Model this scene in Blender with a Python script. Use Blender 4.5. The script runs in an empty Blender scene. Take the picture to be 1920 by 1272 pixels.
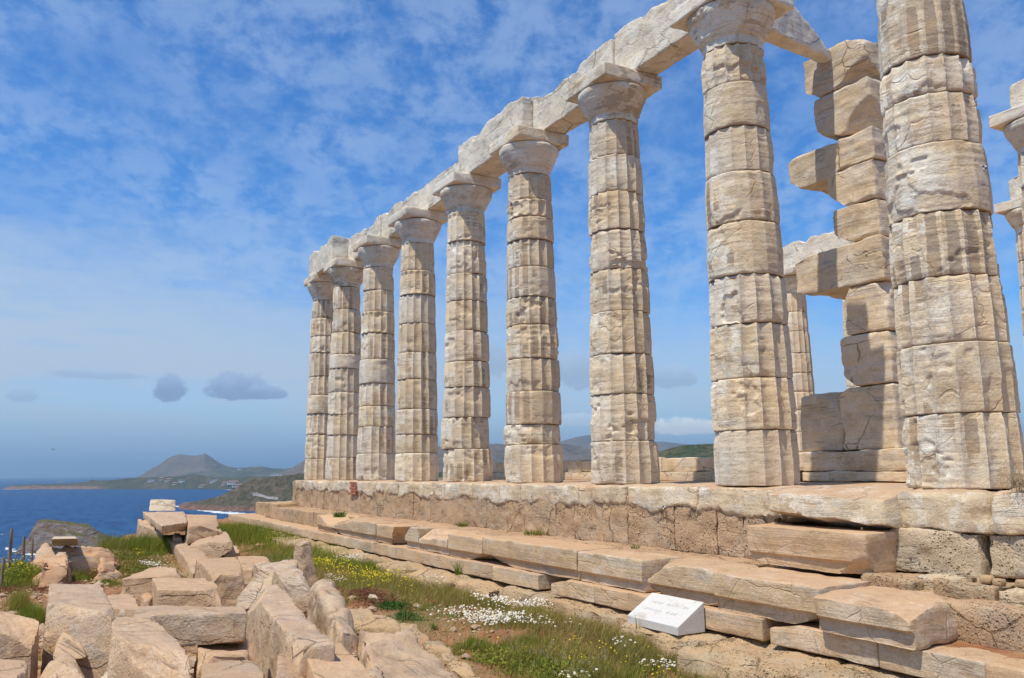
import bpy, math, random
import numpy as np
from mathutils import Matrix, Vector

S = bpy.context.scene
COL = S.collection

# ---------------------------------------------------------------- camera, sky, sun, exposure
cam_loc, cam_rot, cam_lens = ([4.7016, -7.2826, 0.2068], [[0.48814, 0.14041, 0.8614], [0.87268, -0.06483, -0.48396], [-0.01211, 0.98797, -0.15418]], 29.567)
cd = bpy.data.cameras.new("camera")
cam = bpy.data.objects.new("camera", cd)
COL.objects.link(cam)
mw = Matrix(cam_rot).to_4x4()
mw.translation = Vector(cam_loc)
cam.matrix_world = mw
cd.sensor_fit = 'HORIZONTAL'
cd.sensor_width = 36.0
cd.lens = cam_lens
cd.clip_start = 0.1
cd.clip_end = 120000.0
S.camera = cam

S.cycles.use_denoising = True
S.view_settings.view_transform = 'Standard'
S.view_settings.look = 'None'
S.view_settings.gamma = 1.0
S.view_settings.exposure = EXPOSURE = 0.16
S.view_settings.use_curve_mapping = False

SUN = Vector((0.112, -0.402, 0.905)).normalized()
SUN_EL = math.asin(SUN.z)
SUN_ROT = math.atan2(SUN.x, SUN.y)
sd = bpy.data.lights.new("sun", 'SUN')
sd.energy = 4.2
sd.angle = math.radians(0.53)
sd.color = (1.0, 0.915, 0.77)
so = bpy.data.objects.new("sun", sd)
COL.objects.link(so)
so.rotation_euler = SUN.to_track_quat('Z', 'Y').to_euler()
so.location = (0, -20, 60)


class NT:
    """small helper for building node trees"""
    def __init__(self, nt):
        self.nt = nt
        nt.nodes.clear()

    def n(self, t, **kw):
        nd = self.nt.nodes.new(t)
        for k, v in kw.items():
            setattr(nd, k, v)
        return nd

    def put(self, sock, v):
        if v is None:
            return
        if hasattr(v, 'is_output'):
            self.nt.links.new(v, sock)
        else:
            sock.default_value = v

    def math(self, op, a, b=None, c=None, clamp=False):
        nd = self.n('ShaderNodeMath', operation=op, use_clamp=clamp)
        for i, v in enumerate((a, b, c)):
            self.put(nd.inputs[i], v)
        return nd.outputs[0]

    def vmath(self, op, a, b=None):
        nd = self.n('ShaderNodeVectorMath', operation=op)
        self.put(nd.inputs[0], a)
        if op == 'SCALE':
            self.put(nd.inputs[3], b)
        else:
            self.put(nd.inputs[1], b)
        return nd.outputs[1] if op in ('DOT_PRODUCT', 'LENGTH') else nd.outputs[0]

    def mix(self, f, a, b, blend='MIX'):
        nd = self.n('ShaderNodeMix', data_type='RGBA', blend_type=blend)
        self.put(nd.inputs[0], f)
        self.put(nd.inputs[6], a if hasattr(a, 'is_output') else (*a, 1) if len(a) == 3 else a)
        self.put(nd.inputs[7], b if hasattr(b, 'is_output') else (*b, 1) if len(b) == 3 else b)
        return nd.outputs[2]

    def ss(self, v, lo, hi, a=0.0, b=1.0):
        nd = self.n('ShaderNodeMapRange', interpolation_type='SMOOTHSTEP')
        self.put(nd.inputs[0], v)
        for i, x in enumerate((lo, hi, a, b)):
            self.put(nd.inputs[i + 1], x)
        return nd.outputs[0]

    def noise(self, vec, scale, detail=4.0, rough=0.55, dist=0.0):
        nd = self.n('ShaderNodeTexNoise')
        self.put(nd.inputs['Vector'], vec)
        self.put(nd.inputs['Scale'], scale)
        nd.inputs['Detail'].default_value = detail
        nd.inputs['Roughness'].default_value = rough
        nd.inputs['Distortion'].default_value = dist
        return nd.outputs[0]

    def vor(self, vec, scale, feature='F1', rnd=1.0):
        nd = self.n('ShaderNodeTexVoronoi', feature=feature)
        self.put(nd.inputs['Vector'], vec)
        self.put(nd.inputs['Scale'], scale)
        nd.inputs['Randomness'].default_value = rnd
        return nd.outputs[0]

    def mapping(self, vec, scale=(1, 1, 1), rot=(0, 0, 0), loc=(0, 0, 0)):
        nd = self.n('ShaderNodeMapping')
        self.put(nd.inputs[0], vec)
        nd.inputs[1].default_value = loc
        nd.inputs[2].default_value = rot
        nd.inputs[3].default_value = scale
        return nd.outputs[0]

    def ramp(self, f, stops):
        nd = self.n('ShaderNodeValToRGB')
        self.put(nd.inputs[0], f)
        el = nd.color_ramp.elements
        while len(el) < len(stops):
            el.new(0.5)
        for e, (p, c) in zip(el, stops):
            e.position = p
            e.color = (*c, 1) if len(c) == 3 else c
        return nd.outputs[0]

    def bump(self, h, strength, dist, normal=None):
        nd = self.n('ShaderNodeBump')
        self.put(nd.inputs['Height'], h)
        nd.inputs['Strength'].default_value = strength
        nd.inputs['Distance'].default_value = dist
        self.put(nd.inputs['Normal'], normal)
        return nd.outputs[0]

    def surface(self, color, rough=0.85, normal=None, spec=0.25):
        b = self.n('ShaderNodeBsdfPrincipled')
        self.put(b.inputs['Base Color'], color if hasattr(color, 'is_output') else (*color, 1))
        self.put(b.inputs['Roughness'], rough)
        self.put(b.inputs['Specular IOR Level'], spec)
        self.put(b.inputs['Normal'], normal)
        o = self.n('ShaderNodeOutputMaterial')
        self.nt.links.new(b.outputs[0], o.inputs[0])
        return b


def srgb(r, g, b):
    f = lambda c: (c / 255 / 12.92) if c <= 10 else ((c / 255 + 0.055) / 1.055) ** 2.4
    return (f(r), f(g), f(b))


# ---- sky: physical sky with a deck of small mottled clouds, a pale veil low down and a few grey cumulus
wd = bpy.data.worlds.new("World")
S.world = wd
wd.use_nodes = True
k = NT(wd.node_tree)
SKY_STRENGTH = 0.1
tc = k.n('ShaderNodeTexCoord').outputs['Generated']
sky = k.n('ShaderNodeTexSky', sky_type='NISHITA', sun_disc=False)
sky.sun_elevation = SUN_EL
sky.sun_rotation = SUN_ROT
sky.altitude = 60
sky.air_density = 1.0
sky.dust_density = 0.6
sky.ozone_density = 3.0
sep = k.n('ShaderNodeSeparateXYZ')
k.put(sep.inputs[0], tc)
dx, dy, dz = sep.outputs
zc = k.math('MAXIMUM', dz, 0.0)
el = k.math('MULTIPLY', k.math('ARCSINE', zc), 180 / math.pi)          # elevation in degrees
inv = k.math('DIVIDE', 1.0, k.math('ADD', zc, 0.33))
deck = k.vmath('SCALE', tc, inv)
deck = k.mapping(deck, scale=(1, 1, 0), rot=(0, 0, 0.5))
warp = k.noise(deck, 1.2, 3.0)
n_big = k.noise(deck, 2.2, 4.0, 0.6)
n_mot = k.noise(k.mapping(deck, scale=(1.0, 1.2, 1), loc=(3, 1, 0)), 10.5, 7.0, 0.60, 0.25)
n_fine = k.noise(deck, 34.0, 5.0, 0.6)
mot = k.math('ADD', k.math('MULTIPLY', n_mot, 0.72), k.math('MULTIPLY', n_fine, 0.28))
mott = k.ss(mot, 0.37, 0.60)
cover = k.ss(n_big, 0.30, 0.58, 0.35, 1.0)
mott = k.math('MULTIPLY', k.math('MULTIPLY', mott, cover), k.ss(el, 6.0, 15.0, 0.15, 0.36))
base = k.n('ShaderNodeHueSaturation')
k.put(base.inputs['Color'], sky.outputs[0])
base.inputs['Saturation'].default_value = 1.22
base.inputs['Value'].default_value = 1.0
blue = k.mix(1.0, base.outputs[0], (0.79, 1.18, 1.51), 'MULTIPLY')
CW = lambda r, g, b: tuple(c / SKY_STRENGTH / 2 ** EXPOSURE for c in srgb(r, g, b))
c = k.mix(mott, blue, CW(190, 213, 243))
# veil of thin cloud between about 4 and 16 degrees
veil_n = k.noise(k.mapping(tc, scale=(2.2, 2.2, 14)), 1.6, 6.0, 0.6, 0.4)
veil_up = k.ss(k.math('ADD', k.math('ADD', el, k.math('MULTIPLY', dy, 8.0)), k.math('MULTIPLY', k.math('SUBTRACT', veil_n, 0.5), 16.0)), 9.0, 19.0, 1.0, 0.0)
veil_dn = k.ss(el, 0.5, 5.0, 0.5, 1.0)
veil = k.math('MULTIPLY', k.math('MULTIPLY', veil_up, veil_dn), k.ss(veil_n, 0.36, 0.6, 0.62, 1.0))
c = k.mix(veil, c, CW(184, 204, 227))
# grey blue haze band right above the horizon
low = k.ss(el, 0.3, 4.8, 0.85, 0.0)
c = k.mix(low, c, CW(143, 172, 208))
az = k.math('ARCTAN2', dx, dy)
az = k.math('MULTIPLY', az, 180 / math.pi)
cn = k.noise(k.mapping(tc, scale=(1, 1, 1.3)), 42.0, 7.0, 0.66)
cn2 = k.noise(tc, 11.0, 4.0, 0.6)


def dir_of(p):
    d = (Vector(p) - Vector(cam_loc)).normalized()
    return math.degrees(math.atan2(d.x, d.y)), math.degrees(math.asin(d.z))


def cumulus(c, p, wa, we, col, dens=0.9, flat=0.35, noise_amt=1.5):
    a0, e0 = dir_of(p)
    u = k.math('DIVIDE', k.math('SUBTRACT', az, a0), wa)
    v = k.math('SUBTRACT', el, e0)
    vp = k.math('DIVIDE', k.math('MAXIMUM', v, 0.0), we)
    vn = k.math('DIVIDE', k.math('MINIMUM', v, 0.0), we * flat)
    r2 = k.math('ADD', k.math('MULTIPLY', u, u), k.math('ADD', k.math('MULTIPLY', vp, vp), k.math('MULTIPLY', vn, vn)))
    f = k.math('ADD', k.math('SUBTRACT', 1.0, r2), k.math('MULTIPLY', k.math('SUBTRACT', cn, 0.5), noise_amt * 1.6))
    f = k.math('ADD', f, k.math('MULTIPLY', k.math('SUBTRACT', cn2, 0.5), noise_amt))
    m = k.math('MULTIPLY', k.ss(f, 0.05, 0.6), dens)
    top = k.ss(k.math('ADD', k.math('DIVIDE', v, we), k.math('MULTIPLY', k.math('SUBTRACT', cn, 0.5), 1.2)), -0.1, 0.9)
    return k.mix(m, c, k.mix(top, CW(*col), CW(*[min(255, t + 26) for t in col])))


c = cumulus(c, (-9615.84,1187.35,873.96), 1.25, 1.35, (134, 160, 196), 0.9, 0.5, 1.5)
c = cumulus(c, (-9278.35,1796.12,848.61), 2.1, 1.5, (138, 163, 198), 0.92, 0.3, 1.8)
c = cumulus(c, (-9114.4,2096.44,821.91), 1.7, 0.8, (140, 165, 199), 0.88, 0.35, 1.5)
c = cumulus(c, (-9975.47,488.53,1058.29), 3.2, 0.45, (150, 176, 210), 0.5, 0.6, 0.7)
c = cumulus(c, (-7880.66,4190.34,1142.15), 1.4, 2.2, (160, 180, 208), 0.75, 0.6, 1.6)
c = cumulus(c, (-7468.87,4971.61,990.47), 2.6, 2.6, (156, 178, 208), 0.75, 0.4, 1.6)
c = cumulus(c, (-6967.42,5880.7,938.42), 1.6, 1.2, (158, 182, 212), 0.7, 0.5, 1.5)
c = cumulus(c, (-6978.67,6030.04,406.79), 2.4, 0.9, (222, 229, 238), 0.75, 0.5, 1.4)
c = cumulus(c, (-7509.12,5052.87,510.48), 2.6, 0.6, (205, 216, 230), 0.4, 0.6, 1.4)
c = cumulus(c, (-10398.36,-193.61,836.78), 1.0, 0.7, (150, 175, 208), 0.5, 0.5, 1.3)
bg = k.n('ShaderNodeBackground')
k.put(bg.inputs[0], c)
bg.inputs[1].default_value = SKY_STRENGTH
wo = k.n('ShaderNodeOutputWorld')
wd.node_tree.links.new(bg.outputs[0], wo.inputs[0])

# ---------------------------------------------------------------- numpy noise
_rng = np.random.default_rng(11)
_PERM = np.concatenate([_rng.permutation(256)] * 2).astype(np.int64)
_VAL = _rng.uniform(-1, 1, 256)


def vnoise(x, y, z):
    xi = np.floor(x).astype(np.int64)
    yi = np.floor(y).astype(np.int64)
    zi = np.floor(z).astype(np.int64)
    fx, fy, fz = x - xi, y - yi, z - zi
    fx, fy, fz = [t * t * t * (t * (t * 6 - 15) + 10) for t in (fx, fy, fz)]

    def h(a, b, c):
        return _VAL[_PERM[(_PERM[(_PERM[a & 255] + b) & 255] + c) & 255]]
    x0, x1, y0, y1, z0, z1 = xi, xi + 1, yi, yi + 1, zi, zi + 1
    a = h(x0, y0, z0) * (1 - fx) + h(x1, y0, z0) * fx
    b = h(x0, y1, z0) * (1 - fx) + h(x1, y1, z0) * fx
    c_ = h(x0, y0, z1) * (1 - fx) + h(x1, y0, z1) * fx
    d = h(x0, y1, z1) * (1 - fx) + h(x1, y1, z1) * fx
    return (a * (1 - fy) + b * fy) * (1 - fz) + (c_ * (1 - fy) + d * fy) * fz


def fbm(p, scale=1.0, octaves=4, seed=0.0, gain=0.5):
    if np.isscalar(scale):
        scale = (scale,) * 3
    x, y, z = p[:, 0] * scale[0] + seed * 17.3, p[:, 1] * scale[1] + seed * 5.7, p[:, 2] * scale[2] - seed * 9.1
    out, amp, tot = np.zeros(len(p)), 1.0, 0.0
    for _ in range(octaves):
        out += amp * vnoise(x, y, z)
        tot += amp
        x, y, z = x * 2.03 + 31.4, y * 2.03 + 11.7, z * 2.03 - 7.9
        amp *= gain
    return out / tot * 1.6


def sstep(a, b, x):
    t = np.clip((x - a) / (b - a), 0, 1)
    return t * t * (3 - 2 * t)


# ---------------------------------------------------------------- objects
WORLD_AT = {}


def register(o, origin, parent):
    COL.objects.link(o)
    origin = Vector(origin)
    if parent is not None:
        o.parent = parent
        o.location = origin - WORLD_AT[parent.name]
    else:
        o.location = origin
    WORLD_AT[o.name] = origin


def tag(o, label=None, cat=None, group=None, kind=None):
    for a, v in (('label', label), ('category', cat), ('group', group), ('kind', kind)):
        if v:
            o[a] = v
    return o


def thing(name, label, cat, loc, group=None):
    o = bpy.data.objects.new(name, None)
    o.empty_display_size = 0.2
    register(o, loc, None)
    return tag(o, label, cat, group)


def make_mesh(name, v, quads=None, tris=None, polys=None, sharp=None, smooth=True):
    me = bpy.data.meshes.new(name)
    v = np.asarray(v, dtype=np.float32)
    me.vertices.add(len(v))
    me.vertices.foreach_set('co', v.ravel())
    idx, tot = [], []
    if quads is not None and len(quads):
        q = np.asarray(quads, dtype=np.int32)
        idx.append(q.ravel())
        tot.append(np.full(len(q), 4, np.int32))
    if tris is not None and len(tris):
        q = np.asarray(tris, dtype=np.int32)
        idx.append(q.ravel())
        tot.append(np.full(len(q), 3, np.int32))
    if polys:
        for pl in polys:
            idx.append(np.asarray(pl, np.int32))
            tot.append(np.array([len(pl)], np.int32))
    idx = np.concatenate(idx)
    tot = np.concatenate(tot)
    start = np.concatenate([[0], np.cumsum(tot)[:-1]]).astype(np.int32)
    me.loops.add(len(idx))
    me.loops.foreach_set('vertex_index', idx)
    me.polygons.add(len(tot))
    me.polygons.foreach_set('loop_start', start)
    me.polygons.foreach_set('loop_total', tot)
    me.polygons.foreach_set('use_smooth', np.full(len(tot), smooth))
    me.update(calc_edges=True)
    if sharp:
        me.set_sharp_from_angle(angle=math.radians(sharp))
    return me


def put_mesh(name, v, mat, parent=None, origin=None, **kw):
    v = np.asarray(v, float)
    if origin is None:
        origin = ((v[:, 0].min() + v[:, 0].max()) / 2, (v[:, 1].min() + v[:, 1].max()) / 2, v[:, 2].min())
    attrs = kw.pop('attrs', None)
    me = make_mesh(name, v - np.array(origin), **kw)
    me.materials.append(mat)
    if attrs:
        for an, av in attrs.items():
            if av.ndim == 1:
                at = me.attributes.new(an, 'FLOAT', 'POINT')
                at.data.foreach_set('value', av.astype(np.float32))
            else:
                at = me.attributes.new(an, 'FLOAT_COLOR', 'POINT')
                at.data.foreach_set('color', av.astype(np.float32).ravel())
    o = bpy.data.objects.new(name, me)
    register(o, origin, parent)
    return o


def grid_quads(nu, nv, wrap_u=False):
    a = np.arange(nu * nv).reshape(nv, nu)
    if wrap_u:
        b = np.roll(a, -1, axis=1)
        q = np.stack([a[:-1], b[:-1], b[1:], a[1:]], -1)
    else:
        q = np.stack([a[:-1, :-1], a[:-1, 1:], a[1:, 1:], a[1:, :-1]], -1)
    return q.reshape(-1, 4)


# ---------------------------------------------------------------- materials
def new_mat(name):
    m = bpy.data.materials.new(name)
    m.use_nodes = True
    return m, NT(m.node_tree)


def stone_mat(name, grey, cream, tan, stain, stain_amt=0.35, dust_dim=None, dust_dim_amt=0.0, rot=(0, 0, 0), strata=7.0,
              pits=0.0, bump=1.0, patina=None, patina_amt=0.0, lichen=0.0, arris=False, vein=0.0, rnd=0.0, streak=0.6, crust=0.0, cracks=0.75, hue=0.0):
    m, k = new_mat(name)
    geo = k.n('ShaderNodeNewGeometry')
    oi = k.n('ShaderNodeObjectInfo')
    pos = k.vmath('ADD', geo.outputs['Position'], k.vmath('SCALE', (7.3, 3.1, 5.7), oi.outputs['Random']))
    sv = k.mapping(pos, rot=rot)
    warp = k.noise(sv, 1.1, 3.0)
    warp = k.vmath('SCALE', (0.12, 0.12, 0.16), warp)
    sv = k.vmath('ADD', sv, warp)
    st = k.noise(k.mapping(sv, scale=(0.35, 0.35, strata)), 1.0, 6.0, 0.6)
    st2 = k.noise(k.mapping(sv, scale=(0.9, 0.9, strata * 6)), 1.0, 5.0, 0.65)
    big = k.noise(pos, 1.25, 5.0, 0.6)
    med = k.noise(pos, 5.0, 6.0, 0.65)
    fine = k.noise(pos, 42.0, 5.0, 0.7)
    blot = k.noise(k.mapping(pos, scale=(1, 1, 1.6)), 2.1, 6.0, 0.66, 0.3)
    t = k.math('ADD', k.math('MULTIPLY', st, 0.6 * streak), k.math('ADD', k.math('MULTIPLY', big, 0.45 - 0.1 * streak), k.math('MULTIPLY', blot, 0.55 - 0.5 * streak)))
    col = k.ramp(t, [(0.36, tan), (0.44, cream), (0.50, cream), (0.55, grey), (0.64, cream)])
    s1 = k.ss(k.math('ADD', k.math('MULTIPLY', big, 0.6), k.math('MULTIPLY', st, 0.4)), 0.5, 0.66, 0.0, stain_amt)
    col = k.mix(s1, col, stain)
    if patina:
        pm = k.noise(k.mapping(pos, scale=(1.2, 1.2, 0.9), loc=(4, 9, 2)), 1.7, 6.0, 0.7)
        pm = k.math('ADD', k.math('MULTIPLY', pm, 0.8), k.math('MULTIPLY', st2, 0.2))
        col = k.mix(k.ss(pm, 0.54, 0.6, 0.0, patina_amt), col, patina)
    # streaks and fine mottling
    col = k.mix(k.ss(st2, 0.5, 0.72, 0.0, 0.42 * streak), col, tan)
    col = k.mix(k.ss(k.noise(pos, 2.4, 6.0, 0.7), 0.52, 0.66, 0.0, 0.45), col, tuple(min(0.72, c * 1.12) for c in grey))
    col = k.mix(k.ss(med, 0.5, 0.72, 0.0, 0.4), col, cream)
    if crust:
        # pale lime crust and dull brown weathering in ragged patches
        cr = k.math('ADD', k.math('MULTIPLY', k.noise(k.mapping(pos, loc=(6, 2, 8)), 3.1, 7.0, 0.72), 0.75), k.math('MULTIPLY', fine, 0.25))
        col = k.mix(k.ss(cr, 0.505, 0.545, 0.0, crust), col, tuple(min(0.80, c * 1.16 + 0.09) for c in grey))
        cr2 = k.math('ADD', k.math('MULTIPLY', k.noise(k.mapping(pos, loc=(1, 7, 3), scale=(1, 1, 1.4)), 2.2, 7.0, 0.7), 0.72), k.math('MULTIPLY', st2, 0.28))
        col = k.mix(k.ss(cr2, 0.53, 0.565, 0.0, crust), col, tuple(c * 0.74 for c in tan))
    cw = k.vmath('ADD', pos, k.vmath('SCALE', (0.30, 0.24, 0.27), k.noise(pos, 2.2, 4.0, 0.6)))
    cd_ = k.vor(k.mapping(cw, scale=(1.0, 1.0, 1.5)), 1.25, 'DISTANCE_TO_EDGE')
    crack = k.math('MULTIPLY', k.ss(cd_, 0.003, 0.014, 1.0, 0.0), k.ss(k.noise(k.mapping(pos, loc=(3, 3, 1)), 1.4, 3.0), 0.47, 0.56))
    crack = k.math('MULTIPLY', crack, min(1.0, cracks * 1.2))
    col = k.mix(k.math('MULTIPLY', crack, cracks), col, (0.20, 0.135, 0.08))
    if vein:
        vn = k.noise(k.mapping(sv, scale=(0.8, 0.8, strata * 1.6), loc=(2, 2, 2)), 1.0, 3.0, 0.5)
        vm = k.ss(k.math('ABSOLUTE', k.math('SUBTRACT', vn, 0.5)), 0.0, 0.035, vein, 0.0)
        col = k.mix(vm, col, grey)
    if dust_dim:
        nz = k.n('ShaderNodeSeparateXYZ')
        k.put(nz.inputs[0], geo.outputs['True Normal'])
        dm = k.math('MULTIPLY', k.ss(nz.outputs[2], 0.55, 0.9), k.ss(med, 0.25, 0.6, 0.45, 1.0))
        col = k.mix(k.math('MULTIPLY', dm, dust_dim_amt), col, dust_dim)  # settled dust on upward faces, its colour darkened to tone down sunlit tops
    if lichen:
        lm = k.ss(k.noise(pos, 9.0, 6.0, 0.75), 0.6, 0.68, 0.0, lichen)
        col = k.mix(lm, col, (0.30, 0.29, 0.27))
    if arris:
        dr = k.math('FRACT', k.math('MULTIPLY', oi.outputs['Random'], 5.73))
        col = k.mix(k.math('MULTIPLY', k.math('MULTIPLY', dr, dr), 0.6), col, (0.68, 0.655, 0.60))
        at = k.n('ShaderNodeAttribute', attribute_name='arris')
        am = k.math('MULTIPLY', at.outputs['Fac'], k.ss(med, 0.3, 0.6, 0.2, 0.75))
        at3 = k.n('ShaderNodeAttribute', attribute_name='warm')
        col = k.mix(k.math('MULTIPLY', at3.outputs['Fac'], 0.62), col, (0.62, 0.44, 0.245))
        at4 = k.n('ShaderNodeAttribute', attribute_name='stain')
        pm2 = k.ss(k.math('ADD', at4.outputs['Fac'], k.math('MULTIPLY', k.math('SUBTRACT', k.math('ADD', k.math('MULTIPLY', st2, 0.6), k.math('MULTIPLY', med, 0.4)), 0.5), 2.2)), 0.52, 0.60, 0.0, 0.8)
        col = k.mix(pm2, col, k.mix(k.ss(big, 0.45, 0.55), (0.31, 0.245, 0.18), (0.44, 0.31, 0.19)))
        col = k.mix(am, col, (0.72, 0.64, 0.50))
        rim = k.n('ShaderNodeAttribute', attribute_name='rim').outputs['Fac']
        pn = k.noise(k.mapping(pos, scale=(1.4, 1.4, 0.8)), 30.0, 4.0, 0.65)
        rp = k.math('MULTIPLY', k.ss(pn, 0.53, 0.60), k.math('MULTIPLY', rim, k.ss(blot, 0.42, 0.55)))
        col = k.mix(k.math('MULTIPLY', rp, 0.7), col, (0.26, 0.185, 0.115))
        at2 = k.n('ShaderNodeAttribute', attribute_name='joint')
        col = k.mix(k.math('MULTIPLY', k.ss(at2.outputs['Fac'], 0.25, 0.8), 0.85), col, (0.27, 0.19, 0.12))
    if hue:
        hr = k.math('FRACT', k.math('MULTIPLY', oi.outputs['Random'], 7.31))
        col = k.mix(k.math('MULTIPLY', hr, hue), col, (0.57, 0.355, 0.19))
    v = k.ss(fine, 0.25, 0.75, 0.92, 1.07)
    if rnd:
        v = k.math('MULTIPLY', v, k.math('ADD', 1 - rnd / 2, k.math('MULTIPLY', oi.outputs['Random'], rnd)))
    col = k.mix(1.0, col, k.n_rgb(v), 'MULTIPLY')
    h = k.math('ADD', k.math('MULTIPLY', st2, 0.55 * streak), k.math('MULTIPLY', med, 0.7))
    groove = k.ss(k.math('ABSOLUTE', k.math('SUBTRACT', k.noise(k.mapping(sv, scale=(0.5, 0.5, strata * 2.2), loc=(1, 5, 3)), 1.0, 5.0, 0.6), 0.5)), 0.0, 0.02, 1.0, 0.0)
    groove = k.math('MULTIPLY', k.math('MULTIPLY', groove, min(1.0, 0.25 + streak)), k.ss(blot, 0.48, 0.58))
    col = k.mix(k.math('MULTIPLY', groove, 0.5), col, (0.30, 0.22, 0.14))
    h = k.math('SUBTRACT', k.math('SUBTRACT', h, k.math('MULTIPLY', groove, 0.5)), k.math('MULTIPLY', crack, 0.9))
    nrm = k.bump(h, 0.5 * bump, 0.03)
    h2 = k.math('ADD', fine, k.math('MULTIPLY', k.noise(pos, 16.0, 4.0, 0.6), 0.8))
    if pits:
        vr = k.vor(k.vmath('ADD', pos, k.vmath('SCALE', (0.05, 0.05, 0.05), med)), 26.0)
        vr2 = k.vor(pos, 61.0)
        pit = k.math('ADD', k.ss(vr, 0.08, 0.32, 1.0, 0.0), k.ss(vr2, 0.1, 0.3, 0.6, 0.0))
        pit = k.math('MULTIPLY', pit, k.ss(k.noise(pos, 3.0, 4.0), 0.38, 0.6))
        h2 = k.math('SUBTRACT', h2, k.math('MULTIPLY', pit, pits))
        col = k.mix(k.math('MULTIPLY', pit, 0.35), col, tan)
    nrm = k.bump(h2, 0.5 * bump, 0.012, nrm)
    k.surface(col, 0.88, nrm, 0.2)
    return m


def n_rgb(self, v):
    nd = self.n('ShaderNodeCombineColor')
    for i in range(3):
        self.put(nd.inputs[i], v)
    return nd.outputs[0]


NT.n_rgb = n_rgb

GREY, CREAM, TAN, RUST = (0.56, 0.53, 0.46), (0.64, 0.54, 0.385), (0.50, 0.375, 0.235), (0.56, 0.36, 0.20)
M = {}
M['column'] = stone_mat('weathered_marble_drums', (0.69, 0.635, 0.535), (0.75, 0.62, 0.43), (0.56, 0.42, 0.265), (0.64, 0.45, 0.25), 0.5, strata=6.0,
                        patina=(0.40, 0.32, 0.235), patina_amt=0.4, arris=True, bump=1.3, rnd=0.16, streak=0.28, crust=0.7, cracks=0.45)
M['beam'] = stone_mat('pale_marble_beams', (0.66, 0.615, 0.535), (0.70, 0.615, 0.48), (0.54, 0.46, 0.355), (0.58, 0.45, 0.30), 0.3,
                      strata=4.0, pits=1.3, bump=1.5, lichen=0.15, rnd=0.16, streak=0.25, crust=0.45)
M['step'] = stone_mat('marble_step_blocks', (0.54, 0.47, 0.37), (0.57, 0.42, 0.26), (0.46, 0.31, 0.18), (0.53, 0.34, 0.18), 0.5,
                      dust_dim=(0.43, 0.275, 0.165), dust_dim_amt=0.85, strata=9.0, bump=1.1, rnd=0.16, vein=0.2, streak=0.6, crust=0.4, cracks=0.4, hue=0.5)
M['fallen'] = stone_mat('fallen_marble', (0.50, 0.41, 0.31), (0.55, 0.39, 0.245), (0.44, 0.28, 0.165), (0.52, 0.31, 0.155), 0.65,
                        dust_dim=(0.36, 0.255, 0.18), dust_dim_amt=0.7, strata=6.0, rot=(0.3, 0.5, 0), bump=1.7, pits=0.5, rnd=0.16, vein=0.0, lichen=0.2, streak=0.12, crust=0.4, hue=0.55)
M['fallen_steep'] = stone_mat('fallen_marble_steep_grain', (0.50, 0.42, 0.33), (0.55, 0.40, 0.25), (0.44, 0.28, 0.165), (0.52, 0.31, 0.155), 0.55,
                              dust_dim=(0.37, 0.285, 0.21), dust_dim_amt=0.5, strata=8.0, rot=(1.1, 0.4, 0.6), bump=1.7, rnd=0.14, vein=0.5, lichen=0.35, streak=0.5, crust=0.4, hue=0.4)
M['poros'] = stone_mat('porous_limestone', (0.47, 0.36, 0.25), (0.53, 0.36, 0.215), (0.38, 0.26, 0.165), (0.54, 0.34, 0.19), 0.5,
                       strata=1.5, pits=2.4, bump=2.4, rnd=0.14, streak=0.3, dust_dim=(0.46, 0.29, 0.175), dust_dim_amt=0.7)
M['poros_grey'] = stone_mat('grey_porous_limestone', (0.54, 0.47, 0.37), (0.60, 0.47, 0.31), (0.44, 0.33, 0.21), (0.56, 0.39, 0.22), 0.4,
                            strata=1.5, pits=2.2, bump=2.4, rnd=0.2, lichen=0.25, streak=0.3)
M['bedrock'] = stone_mat('yellow_foundation_rock', (0.44, 0.35, 0.23), (0.49, 0.34, 0.19), (0.40, 0.25, 0.14), (0.46, 0.25, 0.125), 0.6,
                         strata=2.0, pits=1.6, bump=2.6, rnd=0.14, streak=0.3)
M['stylobate'] = stone_mat('stylobate_marble', (0.60, 0.55, 0.45), (0.64, 0.51, 0.34), (0.50, 0.36, 0.22), (0.56, 0.36, 0.19), 0.65,
                           dust_dim=(0.43, 0.275, 0.165), dust_dim_amt=0.8, strata=5.0, bump=1.3, pits=0.3, rnd=0.14, streak=0.3, crust=0.55, cracks=0.6)
M['orange'] = stone_mat('orange_rock', (0.46, 0.34, 0.24), (0.50, 0.30, 0.17), (0.44, 0.24, 0.13), (0.50, 0.36, 0.24), 0.4,
                        strata=2.5, pits=0.5, bump=1.8, rnd=0.15)
M['pale'] = stone_mat('pale_weathered_block', (0.49, 0.43, 0.345), (0.53, 0.43, 0.305), (0.45, 0.37, 0.27), (0.52, 0.40, 0.27), 0.3,
                      strata=8.0, pits=0.4, bump=1.3, lichen=0.2)
M['white'] = stone_mat('white_marble', (0.57, 0.56, 0.535), (0.58, 0.565, 0.53), (0.545, 0.53, 0.50), (0.56, 0.53, 0.47), 0.2,
                       strata=2.0, bump=0.12, cracks=0.0)
M['brick'] = stone_mat('red_brick_infill', (0.36, 0.13, 0.08), (0.42, 0.16, 0.10), (0.28, 0.10, 0.06), (0.40, 0.22, 0.15), 0.4, strata=14.0, bump=1.2)


# ---------------------------------------------------------------- stone builder
def axis_pts(h, res, r):
    n = max(2, int(round((2 * h - 2 * r) / res)))
    mid = np.linspace(-h + r, h - r, n + 1)
    return np.concatenate([[-h, -h + r * 0.12, -h + r * 0.45], mid, [h - r * 0.45, h - r * 0.12, h]])


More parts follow.
